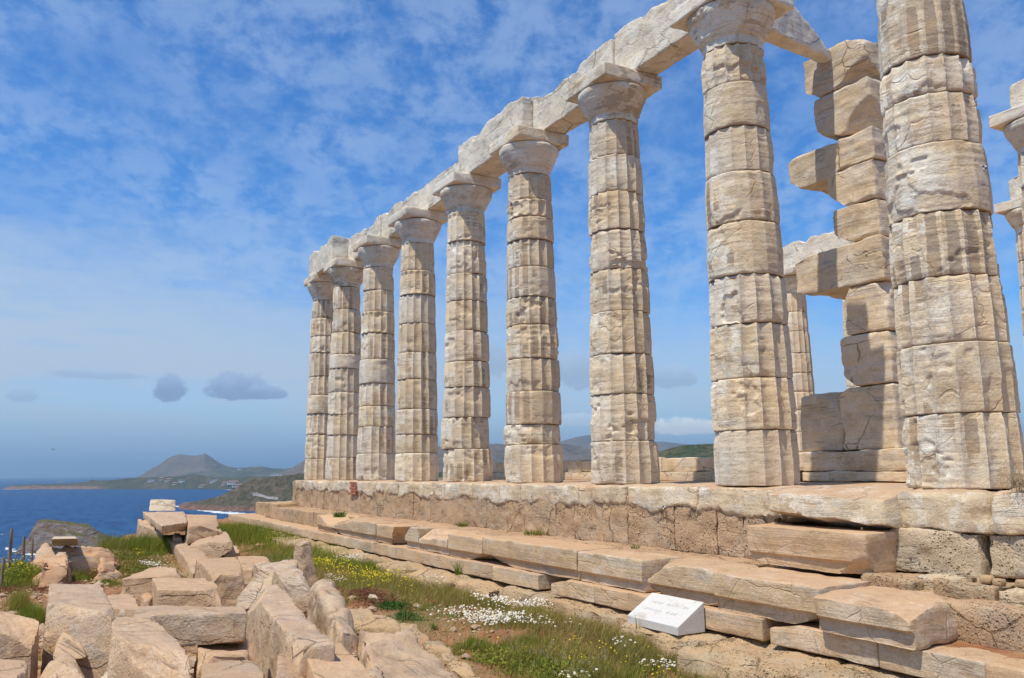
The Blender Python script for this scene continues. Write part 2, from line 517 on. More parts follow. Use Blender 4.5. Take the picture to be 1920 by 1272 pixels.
def stone_shape(corners, res=0.04, r=0.02, rough=0.01, cuts=(), seed=0.0, freq=3.0, strata=0.0, chip=1.0, post=None, lump=0.0):
    """A worn block from 8 corners (4 below, 4 above, same order): edges rounded unevenly, faces roughened, corners broken by cuts."""
    c = np.asarray(corners, float)
    ex = np.mean([np.linalg.norm(c[i] - c[j]) for i, j in ((0, 1), (3, 2), (4, 5), (7, 6))])
    ey = np.mean([np.linalg.norm(c[i] - c[j]) for i, j in ((0, 3), (1, 2), (4, 7), (5, 6))])
    ez = np.mean([np.linalg.norm(c[i] - c[i + 4]) for i in range(4)])
    h = np.array([ex, ey, ez]) / 2
    r = min(r, h.min() * 0.6)
    ax = [axis_pts(h[i], res, r) for i in range(3)]
    n = [len(a) for a in ax]
    ids, quads = {}, []
    chunks, cnt = [], 0
    full = -np.ones(n, dtype=np.int64)
    I, J, K = np.meshgrid(*[np.arange(m) for m in n], indexing='ij')
    surf = (I == 0) | (I == n[0] - 1) | (J == 0) | (J == n[1] - 1) | (K == 0) | (K == n[2] - 1)
    full[surf] = np.arange(surf.sum())
    p = np.stack([ax[0][I[surf]], ax[1][J[surf]], ax[2][K[surf]]], -1)

    def q(a, flip):
        b = np.stack([a[:-1, :-1], a[1:, :-1], a[1:, 1:], a[:-1, 1:]], -1).reshape(-1, 4)
        return b[:, ::-1] if flip else b
    quads = np.concatenate([q(full[:, :, 0], True), q(full[:, :, -1], False), q(full[:, 0, :], False),
                            q(full[:, -1, :], True), q(full[0], True), q(full[-1], False)])
    cen = c.mean(0)
    w0 = p + cen
    rr = r * np.clip(0.45 + chip * (0.5 + 1.1 * fbm(w0, 3.5, 3, seed + 3.1)), 0.15, 2.2)[:, None]
    rr = np.minimum(rr, h.min() * 0.9)
    qv = np.clip(p, -(h - rr), h - rr)
    d = p - qv
    nn = d / np.maximum(np.linalg.norm(d, axis=1, keepdims=True), 1e-9)
    p = qv + nn * rr
    disp = rough * fbm(w0, freq, 5, seed, 0.55) + rough * 0.6 * np.minimum(0, fbm(w0, freq * 0.6, 3, seed + 8))
    if strata:
        disp = disp + strata * fbm(w0, (1.2, 1.2, 22), 3, seed + 5)
    if lump:
        disp = disp + lump * fbm(w0, 1.6, 3, seed + 2)
    p = p + nn * disp[:, None]
    for ct in cuts:
        m = np.array(ct[:3], float) / h
        ct_r = ct[4] if len(ct) > 4 else 0.02
        exc = p @ m - ct[3] + ct_r / h.mean() * fbm(w0, 4.0, 4, seed + 6)
        exc = np.maximum(exc, 0)
        p = p - m * (exc / (m @ m))[:, None]
    u = (p / h + 1) / 2
    wts = []
    for a, b, e in ((0, 0, 0), (1, 0, 0), (1, 1, 0), (0, 1, 0), (0, 0, 1), (1, 0, 1), (1, 1, 1), (0, 1, 1)):
        wts.append((u[:, 0] if a else 1 - u[:, 0]) * (u[:, 1] if b else 1 - u[:, 1]) * (u[:, 2] if e else 1 - u[:, 2]))
    v = np.stack(wts, -1) @ c
    if post:
        v = post(v)
    return v, quads


def orient(c):
    """make the corner order right-handed"""
    c = np.asarray(c, float)
    if np.dot(np.cross(c[1] - c[0], c[3] - c[0]), c[4] - c[0]) < 0:
        c = c[[1, 0, 3, 2, 5, 4, 7, 6]]
    return c


def stone(name, corners, mat, parent=None, label=None, cat=None, group=None, sharp=38, **kw):
    v, qd = stone_shape(orient(corners), **kw)
    o = put_mesh(name, v, mat, parent, quads=qd, sharp=sharp)
    return tag(o, label, cat, group)


def box8(x0, x1, y0, y1, z0, z1):
    return [(x0, y0, z0), (x1, y0, z0), (x1, y1, z0), (x0, y1, z0), (x0, y0, z1), (x1, y0, z1), (x1, y1, z1), (x0, y1, z1)]


def slab8(top, zb, flare=0.0, down=None):
    """corners from four top points and a bottom height"""
    top = np.asarray(top, float)
    cen = top.mean(0)
    bot = top.copy()
    bot[:, :2] = cen[:2] + (top[:, :2] - cen[:2]) * (1 + flare)
    bot[:, 2] = zb if down is None else top[:, 2] - down
    return np.concatenate([bot, top])


def turned(corners, ang, tilt=(0, 0), pivot=None):
    c = np.asarray(corners, float)
    pv = c.mean(0) if pivot is None else np.asarray(pivot, float)
    R = np.array(Matrix.Rotation(ang, 3, 'Z') @ Matrix.Rotation(tilt[0], 3, 'X') @ Matrix.Rotation(tilt[1], 3, 'Y'))
    return (c - pv) @ R.T + pv


# ---------------------------------------------------------------- ground
def ground_z(x, y):
    x, y = np.asarray(x, float), np.asarray(y, float)
    p = np.stack([x.ravel(), y.ravel(), np.zeros(x.size)], -1)
    z = -1.52 + 0.07 * fbm(p, 0.45, 4, 1.0) + 0.03 * fbm(p, 1.9, 3, 2.0)
    z = z + 0.025 * fbm(p, 6.0, 3, 4.0)
    X, Yv = p[:, 0], p[:, 1]
    # slight rise towards the old terrace in the south-west, where orange rock breaks out
    z += 0.22 * np.exp(-(((X + 15.5) / 3.2) ** 2 + ((Yv + 6.6) / 1.3) ** 2))
    # plateau edge: the cape falls away to the sea in the south and west
    edge_s = np.interp(X, [-60, -36, -33.2, -29.9, -26.4, -21.6, -17.3, -14.5, -13.0, -9, 6, 40, 90], [14, 4.5, 1.6, -0.8, -3.0, -4.8, -5.85, -6.9, -7.8, -10.5, -16, -22, -30])
    d1 = np.maximum(0, edge_s + 0.5 * fbm(p, 0.35, 3, 7.0) - Yv)
    d2 = np.maximum(0, -33 + 1.0 * fbm(p, 0.3, 3, 8.0) - X)
    d3 = np.maximum(0, Yv - 34)
    d4 = np.maximum(0, X - 70)
    for d in (d1, d2, d3, d4):
        z -= 0.75 * d + 0.5 * d * d / (d + 6.0)
    drop = np.maximum(0, -z - 1.6)
    z += np.minimum(drop, 8.0) * 0.22 * fbm(p, 0.16, 4, 5.0)
    return np.maximum(z, -62.5).reshape(x.shape)


def soil_mat():
    m, k = new_mat('red_soil')
    geo = k.n('ShaderNodeNewGeometry')
    pos = geo.outputs['Position']
    a = k.noise(pos, 0.55, 6.0, 0.62)
    b = k.noise(pos, 2.6, 6.0, 0.68)
    c1 = k.noise(pos, 14.0, 5.0, 0.7)
    c2 = k.noise(pos, 70.0, 4.0, 0.7)
    col = k.ramp(b, [(0.3, (0.17, 0.075, 0.04)), (0.46, (0.31, 0.145, 0.07)), (0.58, (0.38, 0.205, 0.105)), (0.72, (0.43, 0.28, 0.165))])
    col = k.mix(k.ss(a, 0.45, 0.62, 0.0, 0.7), col, (0.34, 0.20, 0.11))
    moss = k.ss(k.math('ADD', k.math('MULTIPLY', a, 0.5), k.math('MULTIPLY', c1, 0.5)), 0.5, 0.6, 0.0, 0.75)
    col = k.mix(moss, col, k.ramp(c1, [(0.35, (0.10, 0.10, 0.03)), (0.6, (0.17, 0.15, 0.055))]))
    peb = k.vor(pos, 22.0)
    pm = k.math('MULTIPLY', k.ss(peb, 0.16, 0.24, 1.0, 0.0), k.ss(b, 0.44, 0.6))
    col = k.mix(k.math('MULTIPLY', pm, 0.8), col, (0.52, 0.42, 0.31))
    col = k.mix(1.0, col, k.n_rgb(k.ss(c2, 0.2, 0.8, 0.78, 1.2)), 'MULTIPLY')
    # the slopes of the cape below the plateau: dry scrub
    sx = k.n('ShaderNodeSeparateXYZ')
    k.put(sx.inputs[0], pos)
    far = k.ss(sx.outputs[2], -3.5, -7.0)
    sc = k.ramp(k.noise(pos, 0.5, 6.0, 0.7), [(0.4, (0.09, 0.085, 0.035)), (0.55, (0.16, 0.13, 0.06)), (0.65, (0.27, 0.19, 0.12))])
    col = k.mix(far, col, sc)
    h = k.math('ADD', k.math('ADD', k.math('MULTIPLY', c1, 1.0), k.math('MULTIPLY', c2, 0.35)), k.math('MULTIPLY', pm, 0.5))
    nrm = k.bump(h, 0.9, 0.035)
    k.surface(col, 0.95, nrm, 0.1)
    return m


M['soil'] = soil_mat()
xs = np.concatenate([np.linspace(-150, -42, 50), np.linspace(-40, -16, 70), np.arange(-15.7, 4.0, 0.14), np.linspace(4.2, 30, 40), np.linspace(32, 150, 40)])
ys = np.concatenate([np.linspace(-120, -22, 50), np.linspace(-20, -9.2, 40), np.arange(-9, -0.9, 0.14), np.linspace(-0.6, 40, 60), np.linspace(42, 150, 40)])
gx, gy = np.meshgrid(xs, ys)
gz = ground_z(gx, gy)
g = put_mesh('ground', np.stack([gx.ravel(), gy.ravel(), gz.ravel()], -1), M['soil'], quads=grid_quads(len(xs), len(ys)), origin=(0, 0, -1.5))
tag(g, 'red soil of the cape with patches of low plants', None, None, 'structure')


def gz1(x, y):
    return float(ground_z(np.array([x]), np.array([y]))[0])


# ---------------------------------------------------------------- sea and land beyond it
SEA = -60.0


def sea_mat():
    m, k = new_mat('sea_water')
    pos = k.n('ShaderNodeNewGeometry').outputs['Position']
    a = k.noise(k.mapping(pos, scale=(0.012, 0.03, 1)), 1.0, 5.0, 0.6)
    b = k.noise(k.mapping(pos, scale=(0.09, 0.19, 1), rot=(0, 0, 0.3)), 1.0, 6.0, 0.65)
    w = k.noise(k.mapping(pos, scale=(0.018, 0.05, 1), rot=(0, 0, 0.2), loc=(9, 3, 0)), 1.0, 8.0, 0.72)
    col = k.ramp(b, [(0.3, (0.004, 0.026, 0.085)), (0.5, (0.007, 0.040, 0.120)), (0.7, (0.013, 0.066, 0.17))])
    sw = k.noise(k.mapping(pos, scale=(0.010, 0.06, 1), rot=(0, 0, 0.12)), 1.0, 6.0, 0.7)
    col = k.mix(k.ss(sw, 0.42, 0.58, 0.0, 0.85), col, (0.018, 0.080, 0.20))
    col = k.mix(k.ss(a, 0.4, 0.65, 0.0, 0.4), col, (0.008, 0.050, 0.135))
    cap = k.ss(w, 0.665, 0.70, 0.0, 0.85)
    col = k.mix(cap, col, (0.75, 0.8, 0.83))
    nrm = k.bump(k.math('ADD', b, k.math('MULTIPLY', w, 0.6)), 0.6, 2.2)
    bs = k.surface(col, k.ss(cap, 0, 1, 0.5, 0.9), nrm, 0.12)
    return m


M['sea'] = sea_mat()
ang = np.linspace(0, 2 * math.pi, 97)[:-1]
rad = np.array([0.0001, 300, 700, 1500, 3000, 6000, 12000, 24000, 42000.0])
sv = np.stack([np.outer(rad, np.cos(ang)).ravel(), np.outer(rad, np.sin(ang)).ravel(), np.full(len(rad) * 96, SEA)], -1)
o = put_mesh('sea', sv, M['sea'], quads=grid_quads(96, len(rad), True), origin=(0, 0, SEA))
tag(o, 'deep blue sea with small whitecaps', None, None, 'structure')


def hill_mat(name, low, mid, high, scale, dark=(0.05, 0.06, 0.035), dark_amt=0.6, rock=None, rock_h=0, rock_y=None):
    m, k = new_mat(name)
    geo = k.n('ShaderNodeNewGeometry')
    pos = geo.outputs['Position']
    a = k.noise(pos, scale, 6.0, 0.62)
    b = k.noise(pos, scale * 6, 5.0, 0.7)
    c = k.vor(pos, scale * 14)
    col = k.ramp(a, [(0.36, low), (0.5, mid), (0.64, high)])
    col = k.mix(k.math('MULTIPLY', k.ss(b, 0.46, 0.58), dark_amt), col, dark)
    col = k.mix(k.ss(c, 0.15, 0.4, dark_amt * 0.7, 0.0), col, dark)
    if rock:
        sx = k.n('ShaderNodeSeparateXYZ')
        k.put(sx.inputs[0], pos)
        hz = k.math('ADD', sx.outputs[2], k.math('MULTIPLY', k.math('SUBTRACT', a, 0.5), rock_h * 1.6))
        rf = k.ss(hz, SEA + rock_h * 0.7, SEA + rock_h * 1.1, 1.0, 0.0)
        if rock_y:
            rf = k.math('MULTIPLY', rf, k.ss(sx.outputs[1], rock_y - 40, rock_y + 40, 1.0, 0.0))
        col = k.mix(rf, col, k.mix(k.ss(b, 0.4, 0.6), rock, tuple(t * 0.55 for t in rock)))
    nrm = k.bump(k.math('ADD', a, k.math('MULTIPLY', b, 0.35)), 0.8, 0.35 / scale)
    k.surface(col, 0.95, nrm, 0.05)
    return m


def hill(name, label, ridge, front, back, mat, seed, rough=0.06, nu=160, nv=45, shape=1.0):
    """land with a given crest line: rises from the sea in front of the crest and sinks behind it"""
    R = np.asarray(ridge, float)
    s = np.concatenate([[0], np.cumsum(np.linalg.norm(np.diff(R[:, :2], axis=0), axis=1))])
    t = np.linspace(0, s[-1], nu)
    C = np.stack([np.interp(t, s, R[:, i]) for i in range(3)], -1)
    out = C[:, :2] - np.array(cam_loc[:2])
    out /= np.linalg.norm(out, axis=1, keepdims=True)
    w = np.linspace(-1, 1, nv)
    V = np.zeros((nv, nu, 3))
    for j, wj in enumerate(w):
        dist = wj * (back if wj > 0 else front)
        pr = (1 - abs(wj)) ** shape
        V[j, :, :2] = C[:, :2] + out * dist
        V[j, :, 2] = SEA - 3 + (C[:, 2] - SEA + 3) * pr
    v = V.reshape(-1, 3)
    H = (R[:, 2].max() - SEA)
    inner = np.repeat(1 - np.abs(w) ** 2, nu) * np.repeat(np.minimum(1, np.abs(w) * 6), nu)
    v[:, 2] += inner * H * rough * 2.2 * fbm(v / max(front, 1) * 2.4, 1.0, 5, seed, 0.55) * np.clip((v[:, 2] - SEA) / H * 2, 0.15, 1)
    v[:, 2] += np.repeat(np.abs(w) < 0.1, nu) * H * rough * 0.12 * fbm(v / max(front, 1) * 9, 1.0, 3, seed)
    o = put_mesh(name, v, mat, quads=grid_quads(nu, nv), origin=(*C[nu // 2, :2], SEA))
    return tag(o, label, None, None, 'structure')


M['hill_far'] = hill_mat('bare_far_hill', (0.115, 0.10, 0.08), (0.15, 0.125, 0.10), (0.19, 0.155, 0.125), 0.0035, dark=(0.10, 0.095, 0.06), dark_amt=0.45)
M['hill_green'] = hill_mat('wooded_far_hill', (0.075, 0.083, 0.055), (0.11, 0.112, 0.075), (0.16, 0.145, 0.10), 0.006, dark_amt=0.7)
M['hill_spit'] = hill_mat('scrubby_spit', (0.06, 0.066, 0.042), (0.085, 0.085, 0.055), (0.135, 0.115, 0.075), 0.011, dark_amt=0.7, rock=(0.26, 0.165, 0.12), rock_h=15, rock_y=240.0)
M['hill_near'] = hill_mat('near_headland', (0.075, 0.07, 0.04), (0.115, 0.095, 0.06), (0.175, 0.13, 0.09), 0.014, dark=(0.055, 0.062, 0.03), dark_amt=0.65, rock=(0.24, 0.145, 0.10), rock_h=9)
M['hill_wood'] = hill_mat('pine_wood_hill', (0.05, 0.07, 0.03), (0.075, 0.09, 0.04), (0.12, 0.115, 0.06), 0.02, dark=(0.03, 0.04, 0.02), dark_amt=0.8)

hill('hill_with_twin_summits', 'bare brown hill with two summits across the bay',
     [(-7674.75,601.98,-64.23), (-7587.73,739.58,-10.0), (-7505.57,860.21,70.39), (-7446.0,943.21,142.67), (-7402.35,1014.35,163.28), (-7371.54,1072.2,153.84), (-7337.98,1133.58,148.67), (-7301.04,1193.4,167.27), (-7277.88,1245.17,134.16),
      (-7254.12,1301.46,90.19), (-7222.11,1368.37,59.03), (-7177.58,1453.51,40.57), (-7115.96,1569.2,21.69), (-7034.82,1723.93,-10.69)], 900, 1500, M['hill_far'], 1.0, 0.07)
hill('distant_ridge', 'long green ridge behind the bay',
     [(-6570.4,704.9,-54.6), (-6471.12,867.96,-11.8), (-6372.91,1031.52,23.49), (-6295.94,1163.11,40.45), (-6217.4,1302.32,42.27), (-6169.9,1384.84,48.64), (-6138.07,1445.35,36.53), (-6082.88,1545.22,31.39), (-6034.31,1627.24,45.27), (-5971.65,1723.65,92.76), (-5872.37,1886.72,135.57), (-5645.22,2283.21,160.11), (-5381.98,2746.6,176.22)], 700, 1500, M['hill_green'], 2.0, 0.07)
hill('spit_of_land', 'low wooded spit of land with reddish cliffs across the bay',
     [(-4802.94,-143.63,-60.16), (-4777.75,-104.3,-42.89), (-4677.97,-18.99,-38.56), (-4565.96,91.07,-37.18), (-4429.19,153.22,-32.38), (-4349.73,204.38,-27.94), (-4340.02,218.66,-18.5), (-4270.95,254.36,-23.59), (-4193.02,303.24,-20.5), (-4115.27,350.7,-13.99), (-4020.37,427.53,-10.34),
      (-3916.73,522.83,-9.34), (-3829.98,585.43,-0.07), (-3660.38,622.05,-10.61), (-3533.62,672.18,-17.59), (-3400.52,726.88,-9.9), (-3262.0,796.52,-18.88), (-3096.53,912.53,-16.38)], 160, 700, M['hill_spit'], 3.0, 0.05, nv=45)
hill('slate_blue_ridge', 'dark ridge rising behind the colonnade',
     [(-4322.97,978.5,-31.77), (-4280.22,1046.5,-6.43), (-4238.96,1109.34,26.88), (-4197.87,1169.33,68.11), (-4135.25,1272.03,95.6), (-4029.74,1457.29,103.55), (-3896.74,1688.34,121.38), (-3804.98,1850.7,124.38), (-3725.48,1989.48,132.97), (-3650.46,2130.32,109.99), (-3560.36,2284.67,128.88), (-3519.7,2362.41,112.03), (-3436.17,2528.57,57.14), (-3336.65,2716.59,22.98)], 900, 1500, M['hill_far'], 4.0, 0.08)
hill('mountain_ridge', 'blue mountain far behind the colonnade',
     [(-7915.38,4425.72,209.33), (-7651.82,4868.07,293.33), (-7561.02,5014.16,342.01), (-7487.77,5137.02,365.66), (-7423.33,5263.94,327.28), (-7236.32,5616.3,266.05), (-7121.67,5814.05,285.85), (-7054.03,5939.49,270.02), (-6987.18,6065.31,248.56), (-6687.13,6616.15,195.85), (-6129.93,7612.31,182.03)], 1500, 2500, M['hill_far'], 5.0, 0.05)
hill('headland', 'brown and green headland with a rocky shore',
     [(-1624.14,219.92,-58.46), (-1596.98,230.92,-51.46), (-1544.85,247.28,-45.07), (-1494.32,262.67,-38.07), (-1486.11,275.64,-32.94), (-1478.4,286.87,-25.11), (-1470.69,298.1,-17.29), (-1463.11,309.39,-10.36), (-1453.84,324.83,-7.03), (-1440.31,348.17,-4.69), (-1422.27,379.28,-1.58), (-1386.83,441.8,0.21), (-1352.89,505.01,-8.64), (-1320.35,568.87,-27.25), (-1300.96,609.22,-45.54)], 60, 500, M['hill_near'], 6.0, 0.10, nu=220, nv=61)
hill('wooded_hill', 'dark green wooded hill behind the colonnade',
     [(-1593.73,467.63,-43.4), (-1492.34,536.97,-18.95), (-1371.33,642.52,1.56), (-1244.18,660.84,5.87), (-1109.78,691.82,10.88), (-981.91,710.51,18.07), (-907.73,737.4,23.74), (-892.37,762.34,31.31), (-868.82,803.52,33.62), (-841.81,851.11,35.12), (-813.54,902.12,32.97), (-743.36,1029.88,24.0), (-601.99,1284.93,13.26)], 420, 700, M['hill_wood'], 7.0, 0.06)


# islet: a rock with a grassy back, cliffs on the near side
def islet():
    m, k = new_mat('islet_rock')
    geo = k.n('ShaderNodeNewGeometry')
    pos = geo.outputs['Position']
    a = k.noise(k.mapping(pos, scale=(0.16, 0.16, 0.5), rot=(0.3, -0.5, 0)), 1.0, 7.0, 0.65, 0.4)
    b = k.noise(pos, 0.55, 6.0, 0.7)
    big = k.noise(pos, 0.05, 3.0)
    rock = k.ramp(a, [(0.34, (0.10, 0.085, 0.075)), (0.46, (0.23, 0.155, 0.115)), (0.56, (0.22, 0.20, 0.185)), (0.68, (0.37, 0.28, 0.21))])
    nz = k.n('ShaderNodeSeparateXYZ')
    k.put(nz.inputs[0], geo.outputs['Normal'])
    g_ = k.ss(k.math('ADD', nz.outputs[2], k.math('MULTIPLY', k.math('SUBTRACT', b, 0.5), 0.5)), 0.62, 0.82)
    col = k.mix(g_, rock, k.ramp(b, [(0.4, (0.09, 0.085, 0.035)), (0.6, (0.17, 0.145, 0.06))]))
    k.surface(col, 0.95, k.bump(k.math('ADD', a, b), 0.9, 2.2), 0.1)
    left, right = np.array((-791.48,-13.17,-60.0)), np.array((-768.93,47.15,-60.0))
    ax = (right - left) / np.linalg.norm(right - left)
    L = np.linalg.norm(right - left)
    ay = np.array([-ax[1], ax[0], 0])
    top = np.array((-801.32,-5.17,-34.36))
    H = top[2] - SEA
    nu, nv = 150, 60
    u, w = np.meshgrid(np.linspace(-0.03, 1.35, nu), np.linspace(-0.28, 0.75, nv))
    # crest height along the islet, and section across it
    crest = np.interp(u, [-0.03, 0.0, 0.05, 0.12, 0.18, 0.26, 0.5, 0.75, 0.92, 1.05, 1.35], [0, 0.05, 0.45, 0.72, 0.985, 1.0, 0.93, 0.80, 0.6, 0.36, 0.0])
    sec = np.where(w < 0, np.clip((w + 0.28) / 0.22, 0, 1) ** 0.7 * (1 - 0.10 * np.clip(-w / 0.12, 0, 1)), np.clip(1 - w / 0.75, 0, 1) ** 0.8)
    v = left + ax * (u * L)[..., None].reshape(nv, nu, 1) + ay * (w * L)[..., None] + np.zeros((nv, nu, 3))
    v = v.reshape(-1, 3)
    hh = (crest * sec).ravel()
    v[:, 2] = SEA - 1 + (H + 1) * hh
    n1 = fbm(v, (0.06, 0.06, 0.10), 5, 2.0, 0.6)
    slope = np.clip(1 - np.abs(hh - 0.5) * 1.6, 0.1, 1)
    v[:, 2] += H * 0.13 * n1 * slope
    v[:, :2] += (ay[:2] * (L * 0.035 * fbm(v, 0.09, 4, 3.0, 0.6) * slope)[:, None])
    o = put_mesh('islet', v, m, quads=grid_quads(nu, nv), origin=(*left[:2], SEA))
    tag(o, 'rocky islet with cliffs and a grassy back', None, None, 'structure')
    return left, ax, ay, L


IS = islet()


def foam_mat():
    m, k = new_mat('surf_foam')
    pos = k.n('ShaderNodeNewGeometry').outputs['Position']
    at = k.n('ShaderNodeAttribute', attribute_name='edge')
    a = k.noise(k.mapping(pos, scale=(0.05, 0.12, 1)), 1.0, 7.0, 0.72, 0.5)
    b = k.n('ShaderNodeBsdfPrincipled')
    b.inputs['Base Color'].default_value = (0.72, 0.78, 0.82, 1)
    b.inputs['Roughness'].default_value = 0.9
    tr = k.n('ShaderNodeBsdfTransparent')
    mx = k.n('ShaderNodeMixShader')
    k.put(mx.inputs[0], k.ss(k.math('SUBTRACT', a, k.math('MULTIPLY', at.outputs['Fac'], 0.30)), 0.34, 0.46))
    m.node_tree.links.new(tr.outputs[0], mx.inputs[1])
    m.node_tree.links.new(b.outputs[0], mx.inputs[2])
    o = k.n('ShaderNodeOutputMaterial')
    m.node_tree.links.new(mx.outputs[0], o.inputs[0])
    return m


M['foam'] = foam_mat()


def surf(pts, width, label, seed):
    """white water along a shore line: a sheet just above the sea"""
    R = np.asarray(pts, float)
    s = np.concatenate([[0], np.cumsum(np.linalg.norm(np.diff(R[:, :2], axis=0), axis=1))])
    nu, nv = 80, 9
    t = np.linspace(0, s[-1], nu)
    C = np.stack([np.interp(t, s, R[:, i]) for i in range(2)], -1)
    out = C - np.array(cam_loc[:2])
    out /= np.linalg.norm(out, axis=1, keepdims=True)
    w = np.linspace(-1, 1, nv)
    V = np.zeros((nv, nu, 3))
    for j, wj in enumerate(w):
        V[j, :, :2] = C + out * wj * width
        V[j, :, 2] = SEA + 0.4
    o = put_mesh('surf', V.reshape(-1, 3), M['foam'], quads=grid_quads(nu, nv), origin=(*C[0], SEA), attrs={'edge': np.repeat(np.abs(w), nu)})
    tag(o, label, None, None, 'stuff')


surf([(-1733.25,222.65,-60.0), (-1688.41,235.38,-60.0), (-1513.19,240.18,-60.0), (-1383.78,250.94,-60.0), (-1281.12,271.91,-60.0), (-1191.64,288.72,-60.0)], 95, 'white surf along the rocky tip of the headland', 1)
surf([(-834.85,-25.33,-60.0), (-784.62,-11.25,-60.0), (-744.23,1.48,-60.0), (-719.64,15.2,-60.0), (-713.82,36.28,-60.0)], 34, 'white surf round the foot of the islet', 2)
surf([(-4549.42,367.05,-60.0), (-4202.97,563.84,-60.0), (-3888.8,630.06,-60.0), (-3524.06,641.24,-60.0), (-3191.56,623.12,-60.0)], 60, 'thin white line of surf along the bay beach', 3)
surf([(-4603.06,-142.03,-60.0), (-4586.62,-17.3,-60.0), (-4527.31,136.04,-60.0), (-4497.4,213.39,-60.0)], 45, 'thin white surf under the cliffs of the spit', 4)

# road on the headland
m, k = new_mat('asphalt_road')
k.surface(k.ramp(k.noise(k.n('ShaderNodeNewGeometry').outputs['Position'], 0.3, 4.0), [(0.4, (0.24, 0.23, 0.22)), (0.6, (0.29, 0.28, 0.265))]), 0.9)
M['road'] = m
# ---------------------------------------------------------------- houses far off across the bay
for nm, col in (('house_white', (0.72, 0.70, 0.66)), ('house_cream', (0.60, 0.50, 0.40)), ('house_roof', (0.42, 0.20, 0.13)), ('house_glass', (0.08, 0.10, 0.12))):
    m, k = new_mat(nm)
    k.surface(k.mix(k.ss(k.noise(k.n('ShaderNodeNewGeometry').outputs['Position'], 0.4, 3.0), 0.3, 0.7, 0.0, 0.3), col, tuple(c * 0.8 for c in col)), 0.9)
    M[nm] = m


def drop_to_land(x, y):
    """height of the land under a point"""
    best = SEA
    dg = bpy.context.evaluated_depsgraph_get()
    hit, loc, *_ = S.ray_cast(dg, Vector((x, y, 900)), Vector((0, 0, -1)))
    return loc.z if hit else SEA


def land_at(p):
    """first land met by the sight line from the viewpoint through p"""
    d = (Vector(p) - Vector(cam_loc)).normalized()
    dg = bpy.context.evaluated_depsgraph_get()
    start = Vector(cam_loc) + d * 900
    hit, loc, *_ = S.ray_cast(dg, start, d)
    far = (Vector(p) - Vector(cam_loc)).length
    if not hit or (loc - Vector(cam_loc)).length < far * 0.6:
        return Vector(p)
    return loc


def house(x, y, z, w, d, h, label, wall='house_white', roof='flat', wins=4, group='houses across the bay', ang=0.0):
    t = thing('house', label, 'house', (x, y, z), group)
    t.rotation_euler.z = ang
    def bx(name, x0, x1, y0, y1, z0, z1, mat, extra=None):
        c = np.array(box8(x0, x1, y0, y1, z0, z1))
        if extra:
            c = extra(c)
        q = [(3, 2, 1, 0), (4, 5, 6, 7), (0, 1, 5, 4), (1, 2, 6, 5), (2, 3, 7, 6), (3, 0, 4, 7)]
        me = make_mesh(name, c, quads=q, smooth=False)
        me.materials.append(M[mat])
        o = bpy.data.objects.new(name, me)
        COL.objects.link(o)
        o.parent = t
        return o
    bx('wall', -w / 2, w / 2, -d / 2, d / 2, -6, h, wall)
    if roof == 'flat':
        bx('roof', -w / 2 - 0.3, w / 2 + 0.3, -d / 2 - 0.3, d / 2 + 0.3, h + 0.02, h + 0.5, wall)
    else:
        def pitch(c):
            c[4:, 0] *= 0.55
            c[4:, 1] *= 0.1
            return c
        bx('roof', -w / 2 - 0.6, w / 2 + 0.6, -d / 2 - 0.6, d / 2 + 0.6, h + 0.02, h + 2.6, 'house_roof', pitch)
    for i in range(wins):
        cx = -w / 2 + (i + 0.5) * w / wins
        bx('window', cx - w / wins * 0.28, cx + w / wins * 0.28, -d / 2 - 0.12, -d / 2 + 0.1, h * 0.4, h * 0.8, 'house_glass')
    return t


bpy.context.view_layer.update()
face_cam = math.radians(84)
hs = [((-4525.31,100.71,-28.4), 66, 16, 10, 'long white hotel on the point of the spit', 'house_white', 'flat', 12),
      ((-4647.95,503.88,-33.39), 26, 14, 8, 'white house among trees under the left foot of the hill', 'house_white', 'flat', 4),
      ((-4620.51,550.4,-26.05), 20, 12, 8, 'cream house with a terracotta roof below the left summit', 'house_cream', 'pitch', 3),
      ((-4549.94,574.4,-31.43), 34, 14, 8, 'wide cream house with a terracotta roof below the saddle of the hill', 'house_cream', 'pitch', 4),
      ((-4462.87,627.45,-35.78), 30, 14, 8, 'white house under the right summit of the hill', 'house_white', 'flat', 4),
      ((-4428.64,588.88,-47.75), 22, 12, 6, 'low cream house near the shore of the bay', 'house_cream', 'pitch', 3),
      ((-4126.65,710.32,-38.95), 14, 10, 9, 'small bright white house right of the twin summits', 'house_white', 'flat', 2),
      ((-4118.37,722.79,-31.8), 18, 10, 7, 'white house just above the small bright one', 'house_white', 'flat', 3),
      ((-4151.16,672.75,-57.96), 30, 12, 6, 'low house with a terracotta roof on the beach', 'house_cream', 'pitch', 4),
      ((-3994.85,740.83,-46.95), 20, 12, 7, 'cream house inland of the beach', 'house_cream', 'pitch', 3),
      ((-3869.47,755.65,-41.56), 46, 14, 7, 'long house with a red roof by the right end of the beach', 'house_white', 'pitch', 5),
      ((-3757.61,751.79,-53.06), 40, 14, 6, 'long cream house low down by the right end of the beach', 'house_cream', 'pitch', 5),
      ((-3728.94,798.71,-40.19), 34, 12, 7, 'white house right above the brown edge of the headland', 'house_white', 'flat', 4)]
for p, w, d, h, lab, wl, rf, nw in hs:
    q = land_at(p)
    house(q.x, q.y, q.z, w, d, h, lab, wl, rf, nw, ang=face_cam)
